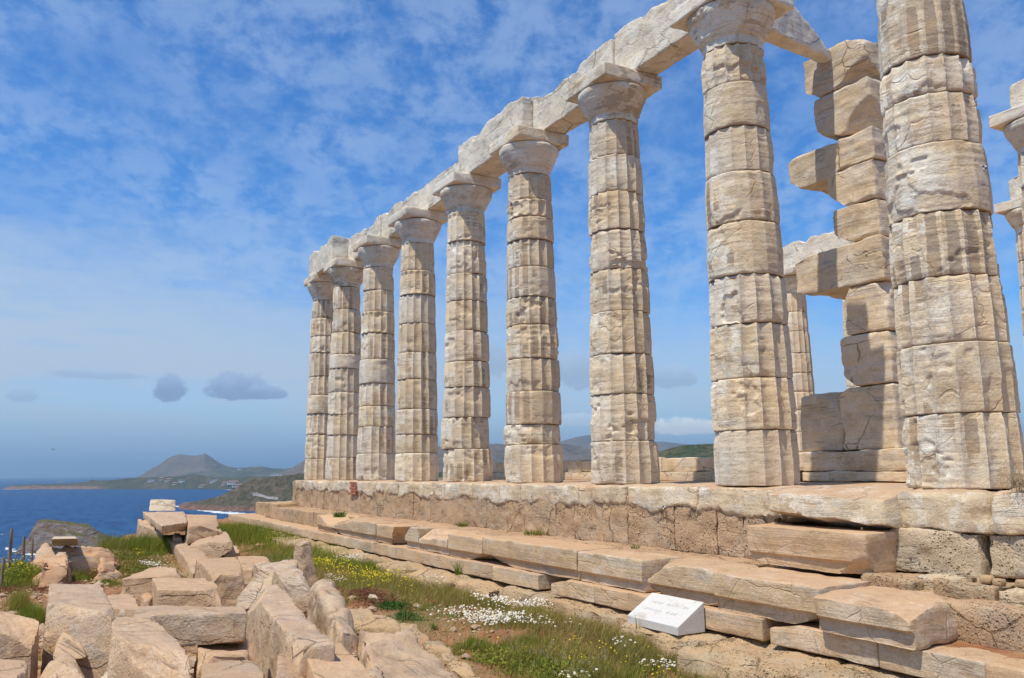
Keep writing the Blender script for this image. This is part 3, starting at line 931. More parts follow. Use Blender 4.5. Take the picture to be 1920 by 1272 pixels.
for i, px_ in enumerate([(-5317.47,1269.05,-14.12), (-5307.81,1286.32,-14.36), (-5298.15,1303.58,-14.6), (-5288.49,1320.85,-14.84)]):
    q = land_at(px_)
    house(q.x, q.y, q.z, 15, 10, 11, ['leftmost', 'second from the left', 'third from the left', 'rightmost'][i] + ' of the four flat white houses in a row on the ridge', 'house_white', 'flat', 2, 'row of flat white houses on the ridge', face_cam)
for p, lab in (((-6185.83,1358.77,41.49), 'white house on the left of the hilltop village'), ((-6170.43,1385.09,44.88), 'white house on the crest of the hilltop village'), ((-6243.68,1260.14,27.83), 'lone white house on the saddle right of the hill')):
    q = land_at(p)
    house(q.x, q.y, q.z, 26, 12, 9, lab, 'house_white', 'flat', 3, 'hilltop houses', face_cam)

# the road across the headland
rp = []
for p in [(-1552.2,333.29,-38.28), (-1549.21,338.18,-36.94), (-1546.29,344.14,-39.37), (-1541.99,352.6,-41.84), (-1536.28,363.54,-44.34), (-1531.38,372.77,-45.87)]:
    q = land_at(p)
    rp.append((q.x, q.y, q.z + 1.2))
rp = np.array(rp)
t_ = np.linspace(0, len(rp) - 1, 40)
rc = np.stack([np.interp(t_, np.arange(len(rp)), rp[:, i]) for i in range(3)], -1)
tn = np.gradient(rc[:, :2], axis=0)
tn /= np.linalg.norm(tn, axis=1, keepdims=True)
nr = np.stack([-tn[:, 1], tn[:, 0]], -1) * 2.2
bpy.context.view_layer.update()
v = np.array([(x, y, drop_to_land(x, y) + 0.5) for x, y in np.concatenate([rc[:, :2] - nr, rc[:, :2] + nr])])
for a_ in (v[:40], v[40:]):
    a_[:, 2] = np.convolve(np.pad(a_[:, 2], 3, mode='edge'), np.ones(7) / 7, 'valid') + 0.4
o = put_mesh('road', v, M['road'], quads=grid_quads(40, 2), origin=rc[0])
tag(o, 'pale road crossing the headland', None, None, 'structure')

# ---------------------------------------------------------------- temple columns
SP = 2.522
NECK = 5.30
R0, RN = 0.488, 0.375


def shaft_r(z):
    t = np.clip(z / NECK, 0, 1)
    return R0 + (RN - R0) * t + 0.010 * np.sin(t * math.pi)


def drum(name, cx, cy, z0, z1, parent, rng, nper, dz, fl=1.0, worn=1.0, bulge=0.0, off=(0, 0), seed=0.0, mat=None):
    n = 16 * nper
    th = np.arange(n) / n * 2 * math.pi + rng.uniform(-0.03, 0.03) + 0.2
    zz = np.linspace(z0 + 0.002, z1 - 0.002, max(4, int((z1 - z0) / dz)))
    e = 0.010
    zz = np.concatenate([[zz[0], zz[0] + e * 0.35, zz[0] + e], zz[1:-1], [zz[-1] - e, zz[-1] - e * 0.35, zz[-1]]])
    T, Zg = np.meshgrid(th, zz)
    fph = ((T - th[0]) / (2 * math.pi) * 16) % 1.0
    R = shaft_r(Zg) + bulge
    base = np.stack([cx + R * np.cos(T), cy + R * np.sin(T), Zg], -1).reshape(-1, 3)
    sc = 1.0
    lowf = fbm(base, 1.3, 3, seed)
    cen = 1 - np.abs(2 * fph.ravel() - 1)
    pres = np.clip(fl * (1.0 + 0.35 * lowf), 0.05, 1.2)
    if seed % 1.0 > 0.95:   # flutes that end in little arches short of the joint
        dd = np.minimum(Zg - z0, z1 - Zg).ravel()
        pres = pres * sstep(0.0, 0.035, dd - 0.018 - 0.055 * (1 - cen) ** 2)
    flute = 1 - (1 - cen) ** 2.3
    r = R.ravel() - 0.037 * R.ravel() / 0.45 * pres * flute
    # weathered arrises and faces
    r -= worn * 0.005 * np.maximum(0, fbm(base, 7.0, 4, seed + 1))
    r += 0.0045 * fbm(base, (2.2, 2.2, 26), 4, seed + 2, 0.6) * worn
    r += 0.007 * fbm(base, 2.6, 4, seed + 3) * worn
    chunk = fbm(base, (1.9, 1.9, 2.8), 4, seed + 4, 0.55)
    r -= 0.016 * worn * sstep(0.36, 0.44, chunk) * np.clip(worn, 0, 1.3)
    r += 0.011 * worn * (np.sin(np.clip((Zg - z0) / (z1 - z0), 0, 1) * math.pi).ravel() - 0.6)
    # rims of the drum: rounded, scalloped by the flutes, knocked off here and there
    dist = np.minimum(Zg - z0, z1 - Zg).ravel()
    ecap = 0.016 + 0.055 * np.clip(fbm(base * np.array([1, 1, 0.2]), 3.2, 4, seed + 5, 0.6) - 0.05, 0, 1) * worn
    t = np.clip(1 - dist / np.maximum(ecap, 1e-4), 0, 1)
    r -= ecap * 0.75 * t * t
    base[:, 0] = cx + off[0] + r * np.cos(T).ravel()
    base[:, 1] = cy + off[1] + r * np.sin(T).ravel()
    m = len(zz)
    q = grid_quads(n, m, True)
    v = np.concatenate([base, [[cx, cy, z0 + 0.002]], [[cx, cy, z1 - 0.002]]])
    i0, i1 = n * m, n * m + 1
    a = np.arange(n)
    tri = np.concatenate([np.stack([np.roll(a, -1), a, np.full(n, i0)], -1), np.stack([a + n * (m - 1), np.roll(a, -1) + n * (m - 1), np.full(n, i1)], -1)])
    ar = np.concatenate([np.clip(1 - (fph * (1 - fph)).ravel() / 0.055, 0, 1) * np.clip(pres, 0, 1), [0, 0]])
    jt = np.concatenate([t * t, [1, 1]])
    per = rng.uniform(0, 1, 16)[(((T - th[0]) / (2 * math.pi) * 16).astype(int) % 16).ravel()]
    bias = rng.uniform(-0.5, 0.34)
    rim = np.concatenate([np.clip(1 - cen / 0.34, 0, 1) * np.clip(pres, 0, 1), [0, 0]])
    sta = sstep(0.18, 0.5, cen) * np.clip(0.5 * per + bias + 0.75 * fbm(base, (1.5, 1.5, 2.0), 4, seed + 9), 0, 1)
    sta = np.concatenate([sta, [0, 0]])
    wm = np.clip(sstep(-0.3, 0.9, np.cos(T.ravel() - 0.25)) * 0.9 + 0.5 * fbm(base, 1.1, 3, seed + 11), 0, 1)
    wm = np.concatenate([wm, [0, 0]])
    return put_mesh(name, v, mat or M['column'], parent, quads=q, tris=tri, origin=(cx, cy, z0), attrs={'arris': ar, 'joint': jt, 'stain': sta, 'warm': wm, 'rim': rim}, sharp=50)


def capital(cx, cy, parent, rng, nper, seed, ab=(0.54, 0.54), worn=1.0, z0=NECK, cuts=()):
    n = 16 * nper
    prof = [(0.0, 0.368), (0.015, 0.372), (0.06, 0.370), (0.11, 0.372), (0.128, 0.378), (0.13, 0.392), (0.15, 0.392), (0.152, 0.402), (0.172, 0.404), (0.175, 0.414),
            (0.22, 0.437), (0.27, 0.463), (0.33, 0.494), (0.38, 0.516), (0.42, 0.530), (0.455, 0.536), (0.48, 0.533), (0.498, 0.520), (0.51, 0.50)]
    pz = np.array([a for a, _ in prof])
    pr = np.array([b for _, b in prof])
    zz = np.unique(np.concatenate([pz, np.linspace(0, 0.51, 30)]))
    rr = np.interp(zz, pz, pr)
    th = np.arange(n) / n * 2 * math.pi + 0.2
    T, Zg = np.meshgrid(th, zz + z0)
    R = np.repeat(rr[:, None], n, 1)
    fph = ((T - 0.2) / (2 * math.pi) * 16) % 1.0
    fmask = (Zg - z0 < 0.115)
    r = R.ravel() - (0.02 * fmask * (4 * fph * (1 - fph)) ** 0.75).ravel()
    base = np.stack([cx + R * np.cos(T), cy + R * np.sin(T), Zg], -1).reshape(-1, 3)
    r += 0.008 * worn * fbm(base, 4.0, 4, seed) + 0.004 * fbm(base, (2, 2, 30), 3, seed + 1)
    r -= 0.03 * worn * sstep(0.35, 0.7, fbm(base, 2.1, 4, seed + 2))
    base[:, 0] = cx + r * np.cos(T).ravel()
    base[:, 1] = cy + r * np.sin(T).ravel()
    m = len(zz)
    v = np.concatenate([base, [[cx, cy, z0]], [[cx, cy, z0 + 0.51]]])
    a = np.arange(n)
    tri = np.concatenate([np.stack([np.roll(a, -1), a, np.full(n, n * m)], -1), np.stack([a + n * (m - 1), np.roll(a, -1) + n * (m - 1), np.full(n, n * m + 1)], -1)])
    zero = np.zeros(len(v))
    cap = put_mesh('capital', v, M['column'], parent, quads=grid_quads(n, m, True), tris=tri, origin=(cx, cy, z0), attrs={'arris': zero, 'joint': zero}, sharp=40)
    za = z0 + 0.512
    stone('abacus', box8(cx - ab[0], cx + ab[0], cy - ab[1], cy + ab[1], za, za + 0.205), M['column'], cap, res=0.035 if nper > 6 else 0.06, r=0.022,
          rough=0.009 * worn, seed=seed + 7, strata=0.003, cuts=cuts)


COLS = {1: -19.75}
for i in range(2, 10):
    COLS[i] = (i - 9) * SP
ORD = {1: 'first, farthest', 2: 'second', 3: 'third', 4: 'fourth', 5: 'fifth', 6: 'sixth', 7: 'seventh'}
CLAB = {1: 'fluted marble column at the far end of the colonnade, slimmest and overlapped by its neighbour',
        2: 'fluted column second from the far end, with one smooth unfluted drum',
        3: 'fluted marble column third from the far end of the colonnade',
        4: 'fluted marble column fourth from the far end of the colonnade',
        5: 'fluted marble column with one drum shifted out of line near its foot, fifth from the far end',
        6: 'heavily weathered column with ribbed upper drums, sixth from the far end',
        7: 'tall fluted column seventh from the far end, its whole capital in view',
        8: 'tall fluted column whose capital carries the cross beam to the ruined wall pier',
        9: 'tallest nearest column at the right edge, its top cut off by the picture'}
DR = {9: [0, .65, 1.27, 1.87, 2.47, 3.12, 3.6, 3.97, 4.6, NECK], 8: [0, .62, 1.21, 1.84, 2.41, 3.05, 3.67, 4.23, 4.79, NECK], 7: [0, .59, 1.24, 1.81, 2.42, 3.03, 3.62, 4.19, 4.75, NECK],
      6: [0, .62, .95, 1.5, 2.05, 2.62, 3.1, 3.62, 4.1, 4.5, 4.82, NECK], 5: [0, .62, 1.22, 1.8, 2.3, 2.9, 3.5, 4.05, 4.7, NECK], 4: [0, .6, 1.0, 1.55, 2.2, 2.8, 3.45, 4.1, 4.65, NECK],
      3: [0, .65, 1.3, 1.8, 2.35, 2.95, 3.6, 4.15, 4.7, NECK], 2: [0, .6, 1.2, 1.75, 2.35, 3.0, 3.4, 4.0, 4.65, NECK], 1: [0, .6, 1.3, 1.9, 2.45, 3.0, 3.7, 4.2, 4.75, NECK]}
FL = {(2, 6): 0.05, (9, 5): 0.25, (9, 6): 0.7, (8, 5): 0.25, (6, 3): 0.35, (6, 7): 0.3, (6, 9): 0.3, (8, 8): 0.15, (8, 6): 0.4, (8, 7): 0.55, (1, 4): 0.2, (9, 8): 0.4, (9, 4): 1.0, (3, 5): 0.4}
OFF = {(5, 2): (-0.035, -0.03), (6, 2): (-0.01, -0.02), (6, 3): (0.01, 0.0), (4, 3): (0.01, 0), (8, 4): (0.015, 0)}
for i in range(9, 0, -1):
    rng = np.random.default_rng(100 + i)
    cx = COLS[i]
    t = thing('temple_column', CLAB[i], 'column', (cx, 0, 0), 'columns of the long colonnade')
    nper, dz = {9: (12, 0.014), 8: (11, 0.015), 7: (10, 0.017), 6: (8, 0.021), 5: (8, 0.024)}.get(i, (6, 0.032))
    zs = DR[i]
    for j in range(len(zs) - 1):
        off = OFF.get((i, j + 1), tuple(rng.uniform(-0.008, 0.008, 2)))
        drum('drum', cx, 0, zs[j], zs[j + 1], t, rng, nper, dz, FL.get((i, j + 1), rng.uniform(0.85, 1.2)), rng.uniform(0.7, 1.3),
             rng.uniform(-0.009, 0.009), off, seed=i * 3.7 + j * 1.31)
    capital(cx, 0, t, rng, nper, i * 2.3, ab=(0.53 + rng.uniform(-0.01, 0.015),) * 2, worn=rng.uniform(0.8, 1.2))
    if i == 9:
        mk = []
        p = np.array((0.67,-0.36,2.71))
        d0 = np.array([cx, 0.0])

# ---------------------------------------------------------------- beams on the columns
AB_TOP = NECK + 0.512 + 0.205 + 0.002


def beam_top(amp, seed):
    def post(v):
        zt = AB_TOP + 0.55
        up = v[:, 2] > zt
        v[up, 2] -= np.clip((v[up, 2] - zt) / 0.2, 0, 1) * amp * np.clip(0.35 + fbm(v[up] * np.array([1, 0.5, 0]), 1.5, 4, seed, 0.5), 0, 1.3)
        return v
    return post


BL = {1: 'outer beam block at the far end of the colonnade, standing proud of the next beam',
      2: 'pale beam block between the second and third columns from the far end',
      3: 'pale beam block between the third and fourth columns from the far end',
      4: 'pale beam block between the fourth and fifth columns from the far end',
      5: 'beam block ending proud above the sixth column from the far end',
      6: 'beam block between the two middle capitals seen whole, cracked above its left end',
      7: 'beam block running up out of the picture to the capital with the cross beam'}
for i in range(1, 8):
    x0, x1 = COLS[i] + 0.004, COLS[i + 1] - 0.004
    if i == 1:
        x0 -= 0.35
        x1 -= 0.12
    y0 = {1: -0.42, 5: -0.19}.get(i, 0.01 + 0.035 * (i % 2))
    if i == 5:
        x1 += 0.12
    if i == 6:
        x0 += 0.13
    if i == 7:
        x1 += 0.36
    stone('architrave_block', box8(x0 + 0.008, x1 - 0.008, y0, 0.47, AB_TOP, AB_TOP + [0, 0.80, 0.74, 0.80, 0.73, 0.82, 0.75, 0.81][i]), M['beam'], None, BL[i], 'beam block', 'beam blocks on the colonnade',
          res=0.035 if i > 3 else 0.05, r=0.025, rough=0.013, seed=i * 5.5, freq=4.0, post=beam_top(0.15, i * 1.7))
stone('cross_beam', [(-2.98, 0.49, AB_TOP), (-2.68, 0.49, AB_TOP), (-2.96, 2.44, AB_TOP), (-3.26, 2.44, AB_TOP),
       (-2.98, 0.49, AB_TOP + 0.82), (-2.68, 0.49, AB_TOP + 0.82), (-2.96, 2.44, AB_TOP + 0.78), (-3.26, 2.44, AB_TOP + 0.78)], M['beam'], None,
      'cross beam from the colonnade to the ruined pier, its far end broken to a slope', 'beam', None,
      res=0.04, r=0.03, rough=0.02, seed=71.0, freq=2.4, cuts=[(0.05, 1.0, 0.85, 0.42, 0.06), (-0.6, 0.3, -0.8, 1.15, 0.04)])

# ---------------------------------------------------------------- ruined wall pier behind the colonnade
pier = thing('wall_pier', 'ruined pier of stacked marble blocks, two of them jutting to the left', 'ruined pier', (-2.8, 2.9, 0))
XR = -2.42
PB = [(-3.93, -2.16, 2.30, 3.35, 0.0, 0.135, [], 'column'),
      (-3.93, -2.18, 2.33, 3.30, 0.14, 0.415, [(-0.9, 0, 0.5, 1.47, 0.03)], 'column'),
      (-3.30, XR, 2.42, 3.30, 0.42, 1.28, [(-1, 0.1, -0.9, 1.57, 0.05), (-1, -0.1, 0.9, 1.67, 0.04)], 'column'),
      (-3.22, XR, 2.42, 3.30, 1.29, 1.985, [(-1, 0.0, -0.9, 1.42, 0.05)], 'column'),
      (-3.08, XR, 2.42, 3.30, 1.995, 2.66, [(0.9, -0.7, 0.4, 1.57, 0.05), (-1, -0.3, 0.5, 1.52, 0.05)], 'column'),
      (-3.90, XR + 0.02, 2.40, 3.30, 2.67, 3.27, [(-0.8, 0, -0.9, 1.37, 0.05), (-0.9, 0, 1.2, 1.72, 0.03)], 'column'),
      (-3.16, XR, 2.42, 3.30, 3.28, 3.81, [(-1, -0.2, -1, 1.42, 0.05)], 'column'),
      (-3.22, XR - 0.03, 2.42, 3.30, 3.82, 4.36, [(-1, -0.2, -0.9, 1.32, 0.05)], 'column'),
      (-3.92, -3.02, 2.42, 3.20, 4.30, 4.82, [(-1, 0, -0.9, 1.32, 0.05), (1.0, 0, -0.9, 1.57, 0.03), (-1, 0, 1, 1.72, 0.03)], 'column'),
      (-3.02, XR, 2.42, 3.30, 4.37, 4.83, [], 'column'),
      (-3.36, XR, 2.42, 3.30, 4.86, 5.56, [(-0.7, -0.2, -1.0, 1.27, 0.05), (0.75, -0.9, -0.5, 1.37, 0.05)], 'column'),
      (-3.50, XR - 0.02, 2.40, 3.30, 5.565, AB_TOP + 0.20, [(-1, 0, -0.8, 1.27, 0.06), (0.8, -0.8, -0.7, 1.52, 0.05), (0.9, -0.2, 0.9, 1.57, 0.04)], 'column')]
M['pier'] = stone_mat('pier_marble', (0.60, 0.53, 0.43), (0.68, 0.53, 0.345), (0.53, 0.38, 0.23), (0.60, 0.41, 0.22), 0.5, strata=8.0, bump=1.2, rnd=0.14, vein=0.2, streak=0.55, crust=0.35)
for i, (x0, x1, y0, y1, z0, z1, ct, mt) in enumerate(PB):
    tilt = (0, 0)
    stone('block', turned(box8(x0, x1, y0, y1, z0, z1), 0.0, tilt), M['pier'], pier, res=0.03, r=0.04 if i > 1 else 0.02, rough=0.018, seed=200 + i * 3.3, freq=3.0, strata=0.006, cuts=ct, lump=0.010 if i > 1 else 0.0)
wall_ = thing('low_cella_wall', 'low wall of two marble courses behind the colonnade', 'low wall', (-8, 2.8, 0))
xw = [-16.0, -13.4, -11.2, -9.75, -8.4, -7.2, -5.55, -3.96]
for i in range(len(xw) - 1):
    stone('block', box8(xw[i] + 0.003, xw[i + 1] - 0.003, 2.42, 3.1, 0.152, 0.40 - 0.02 * (i % 2)), M['pier'], wall_, res=0.07, r=0.015, rough=0.01, seed=240 + i, cuts=[])
    stone('block', box8(xw[i] - 0.3 + 0.003, xw[i + 1] - 0.3 - 0.003, 2.36, 3.1, -0.01, 0.148), M['pier'], wall_, res=0.08, r=0.012, rough=0.006, seed=260 + i)
stone('orthostate_slab', [(-4.15, 2.55, 0.418), (-3.36, 2.50, 0.418), (-3.36, 2.95, 0.418), (-4.15, 2.95, 0.418), (-4.15, 2.6, 1.24), (-3.22, 2.55, 1.28), (-3.22, 2.95, 1.28), (-4.15, 2.95, 1.24)],
      M['pier'], None, 'upright rough slab leaning beside the foot of the ruined pier', 'stone slab', None, res=0.04, r=0.04, rough=0.02, seed=281, cuts=[(1, -0.5, 1, 1.5, 0.04)])

# ---------------------------------------------------------------- columns on the far side
FARC = [((-2.55, 6.92), 'far column of the porch at the right edge, with a block on its capital', 8),
        ((-5.42, 11.8), 'far side column at the right edge, under the end of a beam', 6),
        ((-12.75, 12.2), 'far column seen between the colonnade and the ruined pier', 6),
        ((-10.5, 12.2), 'far column almost hidden behind the ruined pier', 6)]
for i, ((cx, cy), lab, nper) in enumerate(FARC):
    rng = np.random.default_rng(300 + i)
    t = thing('far_column', lab, 'column', (cx, cy, 0), 'columns on the far side')
    zs = np.linspace(0, NECK, 10) + np.concatenate([[0], rng.uniform(-0.06, 0.06, 8), [0]])
    for j in range(9):
        drum('drum', cx, cy, zs[j], zs[j + 1], t, rng, nper, 0.035, rng.uniform(0.8, 1.1), rng.uniform(0.5, 0.9), rng.uniform(-0.006, 0.006), (0, 0), seed=90 + i * 7 + j)
    capital(cx, cy, t, rng, nper, 60 + i, worn=0.5)
stone('beam_stub', box8(-2.85, -2.3, 6.62, 7.6, AB_TOP, AB_TOP + 0.52), M['beam'], None, 'pale block on the capital of the far porch column', 'beam block', 'beam blocks on the far columns', res=0.05, r=0.04, rough=0.02, seed=290)
stone('far_beam', box8(-12.95, -10.4, 11.95, 12.45, AB_TOP, AB_TOP + 0.8), M['beam'], None, 'pale beam between two far columns behind the ruined pier', 'beam block', 'beam blocks on the far columns',
      res=0.06, r=0.03, rough=0.02, seed=291, post=beam_top(0.2, 9.0), cuts=[(-0.6, 0, 1, 1.35, 0.04)])
stone('far_beam', box8(-5.75, -2.9, 11.55, 12.05, AB_TOP, AB_TOP + 0.8), M['beam'], None, 'pale beam end behind the right hand column, seen beside its shaft', 'beam block', 'beam blocks on the far columns',
      res=0.06, r=0.03, rough=0.02, seed=292, cuts=[(-0.8, 0, 0.9, 1.1, 0.05)])

# ---------------------------------------------------------------- temple platform: stylobate, core, lowest step, foundation
plat = thing('temple_platform', 'stepped stone platform of the temple under the colonnade', 'temple platform', (-10, 0, -1.5))


def ragged(seed, lo=-0.29, amp=0.10, front=-0.60, zt=-0.001, zb=-0.365):
    """the marble front is broken off along an uneven lower line, baring the core behind it"""
    def post(v):
        line = lo + amp * fbm(v * np.array([1, 0, 0]), 2.1, 5, seed, 0.68)
        line = np.clip(line, zb, -0.12)
        f = 1 - sstep(front + 0.05, front + 0.22, v[:, 1])
        v[:, 2] = zt + (v[:, 2] - zt) * (1 + f * ((line - zt) / (zb - zt) - 1))
        low = sstep(0.3, 0.0, (v[:, 2] - line) / 0.1) * f
        v[:, 1] += 0.02 * low
        return v
    return post


sx_ = [-20.35, -18.6, -17.6, -15.3, -13.55, -12.2, -10.4, -8.7, -7.0, -5.35, -4.25, -2.9, -1.62]
for i in range(len(sx_) - 1):
    a, b = sx_[i], sx_[i + 1]
    stone('stylobate_block', box8(a + 0.002, b - 0.002, -0.60, 0.62, -0.365, -0.001), M['stylobate'], plat, res=0.035 if a > -9 else 0.05, r=0.055, rough=0.018, seed=400 + i * 2.7, strata=0.003,
          post=ragged(i * 0.9 if i % 3 else 3.3), cuts=[(0, -1, 1, 1.9, 0.05)])
# brick infill in the gap near the far end
bi = 0
for r_ in range(5):
    for c_ in range(2):
        x = -15.265 + c_ * 0.23 + (r_ % 2) * 0.06
        stone('brick', box8(x, x + 0.215, -0.632, -0.5, -0.32 + r_ * 0.062, -0.32 + r_ * 0.062 + 0.052), M['brick'], plat, res=0.06, r=0.008, rough=0.006, seed=430 + r_ * 3 + c_)
# porous core blocks under the stylobate, at the level of the lost step
rng = np.random.default_rng(5)
x = -20.3
ci = 0
while x < -1.75:
    w = rng.uniform(0.40, 1.05)
    x1 = min(x + w, -1.70)
    dy = rng.uniform(-0.005, 0.005)
    stone('core_block', box8(x + 0.003, x1 - 0.003, -0.578 + dy, -0.30, -0.765, -0.14), M['poros'], plat, res=0.04 if x > -10 else 0.07, r=0.010, rough=0.022, seed=500 + ci * 1.9, freq=8.0)
    x = x1
    ci += 1
# ledge of core stones behind the steps
for i, xx in enumerate(np.arange(-20.6, 2.4, 1.45)):
    stone('core_block', box8(xx + 0.004, xx + 1.446, -1.22, -0.45, -1.12, -0.752 + rng.uniform(-0.012, 0.006) - (0.05 if xx > -2.2 else 0)), M['poros'], plat, res=0.07, r=0.03, rough=0.016, seed=560 + i, freq=4.0)
# lowest marble step
jx = [-24.555, -18.165, -14.714, -12.765, -10.773, -9.606, -8.4, -7.105, -5.988, -4.734]
jr = [-4.427, -3.496, -2.328, -0.913]
js = [-0.838, 0.246, 1.084, 3.4]
for run in (jx, jr, js):
    for i in range(len(run) - 1):
        cut = []
        if run is js and i == 0:
            cut = [(-1, -0.2, 1, 1.55, 0.04)]
        if run is jr and i == 0:
            cut = [(-1, -0.3, 1, 1.5, 0.04)]
        if run is jx and i == 4:
            cut = [(-1, -0.2, 0.8, 1.5, 0.04)]
        stone('bottom_step_block', box8(run[i] + 0.003, run[i + 1] - 0.003, -1.65 + rng.uniform(-0.006, 0.006), -0.85, -1.30, -1.105), M['step'], plat,
              res=0.04, r=0.014, rough=0.007, seed=620 + i * 3 + len(run), strata=0.002, cuts=cut)
# rough foundation under the lowest step
x = -19.8
fi = 0
while x < 2.6:
    w = rng.uniform(0.9, 1.9)
    yf = -2.02 + 0.22 * math.sin(x * 0.9) + rng.uniform(-0.1, 0.08)
    if x > -1.9:
        yf = -2.28 + rng.uniform(-0.05, 0.05)
    zt = -1.325 + rng.uniform(-0.02, 0.008)
    c8 = [(x, yf, -1.75), (x + w, yf + rng.uniform(-0.05, 0.05), -1.75), (x + w, -0.9, -1.75), (x, -0.9, -1.75),
          (x, yf + 0.06, zt), (x + w, yf + 0.06, zt + rng.uniform(-0.02, 0.0)), (x + w, -0.9, -1.315), (x, -0.9, -1.315)]
    stone('foundation_stone', c8, M['bedrock'], plat, res=0.045 if x > -9 else 0.07, r=0.09, rough=0.05, seed=660 + fi * 2.1, freq=3.2, lump=0.03)
    x += w - 0.02
    fi += 1

# ---------------------------------------------------------------- upper step blocks, lying loose on the lowest step


def rebate(front, zr=-0.985, inset=0.045):
    def post(v):
        m = (v[:, 1] < front + 0.03) & (v[:, 2] < zr)
        v[m, 1] = np.maximum(v[m, 1], front + inset)
        return v
    return post


UP = [(-14.714, -13.278, 'short eroded step block at the far end of the upper step row', [(1, -1, 1, 1.2, 0.05)]),
      (-13.904, -10.842, 'pale worn step block left of the block with the broken orange end', [(-1, -0.6, 1, 1.3, 0.05), (-1, -1, -1, 2.2, 0.05)]),
      (-10.784, -9.846, 'step block with a broken orange end facing the gap', [(1, 0.0, -0.3, 0.75, 0.07)]),
      (-9.363, -8.766, 'small step block right of the gap in the upper row', [(-1, -0.3, 0.9, 1.35, 0.04)]),
      (-8.743, -7.609, 'step block with a scooped fractured front, right of the small one', [(-0.2, -1, 0.9, 1.15, 0.05)]),
      (-7.589, -6.398, 'neat step block left of the one with a hollow under its corner', [(1, -0.5, -1, 1.7, 0.04)]),
      (-6.381, -3.941, 'longest step block with patched lighter repairs', [(-1, -0.5, -1, 1.75, 0.04)]),
      (-3.918, -2.685, 'step block with a clean squared end behind the white plaque', [])]
for i, (a, b, lab, ct) in enumerate(UP):
    stone('step_block', box8(a + 0.004, b - 0.004, -1.585, -0.98, -1.1, -0.742 - 0.012 * (i % 3)), M['step'], None, lab, 'step block', 'loose blocks of the upper step',
          res=0.035, r=0.018, rough=0.009, seed=700 + i * 3.1, strata=0.003, post=rebate(-1.585), cuts=ct)
R3 = [(-2.58, -1.52, -1.60, -0.95, 'rounded yellowish step block just right of the squared end', [(-1, -0.3, 0.6, 1.25, 0.05), (-1, 0, -1, 1.6, 0.05)], 0.05),
      (-1.50, -0.27, -1.66, -0.92, 'long step block with a crisp undercut below the topmost loose block', [(1, -0.3, 0.9, 2.0, 0.04), (1, -0.4, -1, 1.8, 0.04)], 0.02),
      (-0.24, 0.62, -1.76, -1.02, 'end step block with a worn top and broken right end on the lowest step', [(1, -0.5, 0.8, 1.75, 0.05), (-0.1, -1, 1, 1.62, 0.05), (1, 1, 0.3, 1.5, 0.05)], 0.05)]
for i, (x0, x1, y0, y1, lab, ct, rr_) in enumerate(R3):
    stone('step_block', box8(x0, x1, y0, y1, -1.1, -0.742 - 0.02 * i), M['step'], None, lab, 'step block', 'loose blocks of the upper step', res=0.026, r=rr_, rough=0.012,
          seed=740 + i * 4.3, strata=0.004, post=rebate(y0, -0.98, 0.055), cuts=ct)
stone('step_block', [(-1.66, -1.02, -0.735), (-0.30, -1.02, -0.735), (-0.28, -0.62, -0.735), (-1.66, -0.62, -0.735), (-1.70, -1.03, -0.365), (-0.28, -1.03, -0.37), (-0.26, -0.62, -0.365), (-1.66, -0.62, -0.36)],
      M['step'], None, 'squared block of the middle step, below the loose stylobate block', 'step block', 'loose blocks of the upper step', res=0.026, r=0.018, rough=0.010, seed=760, strata=0.004,
      post=rebate(-1.03, -0.62, 0.04), cuts=[(-1, 0, -1, 1.65, 0.04), (1, -0.7, -0.4, 1.55, 0.05)])
stone('stylobate_block', [(-1.55, -0.84, -0.36), (-0.22, -0.84, -0.36), (-0.24, 0.6, -0.36), (-1.58, 0.6, -0.36), (-1.60, -0.80, -0.004), (-0.24, -0.80, -0.004), (-0.26, 0.6, -0.004), (-1.58, 0.6, -0.004)],
      M['stylobate'], None, 'loose stylobate block pushed forward beside the right hand column', 'stone block', None, res=0.028, r=0.04, rough=0.02, seed=771, strata=0.004, cuts=[(-0.2, -1, -1, 1.45, 0.06), (0.1, -1, 1, 1.6, 0.05)])
for i, (x0, x1, zt, zb) in enumerate([(-0.245, 0.56, -0.004, -0.35), (0.565, 1.75, -0.004, -0.35), (1.76, 3.2, -0.004, -0.36)]):
    stone('stylobate_block', box8(x0, x1, -0.63, 0.62, zb, zt), M['stylobate'], plat, res=0.03, r=0.06, rough=0.026, seed=780 + i * 2, freq=3.5, strata=0.004, lump=0.015, cuts=[(0, -1, -1, 1.8, 0.06)])
for i, (x0, x1, z0, z1, y0) in enumerate([(-0.34, 0.49, -0.71, -0.335, -0.645), (0.53, 1.15, -0.67, -0.34, -0.60), (1.18, 2.2, -0.69, -0.35, -0.60), (2.22, 3.2, -0.69, -0.35, -0.60)]):
    stone('core_block', box8(x0, x1, y0, -0.1, z0, z1), M['poros_grey'], plat, res=0.026, r=0.03, rough=0.022, seed=800 + i * 2.2, freq=5.0)
for i, (x0, x1, z0, z1, y0) in enumerate([(-0.42, 0.12, -1.02, -0.715, -1.0), (0.02, 0.42, -0.86, -0.70, -0.86), (0.30, 0.78, -0.99, -0.70, -0.98), (0.79, 1.6, -1.02, -0.70, -0.99), (1.62, 2.6, -1.02, -0.70, -0.99), (0.2, 0.34, -1.09, -0.97, -0.86), (0.36, 0.5, -1.09, -1.0, -0.84)]):
    stone('core_block', box8(x0, x1, y0, -0.4, z0, z1), M['poros_grey'] if i % 2 else M['bedrock'], plat, res=0.03, r=0.05, rough=0.028, seed=830 + i * 2.2, freq=4.0)
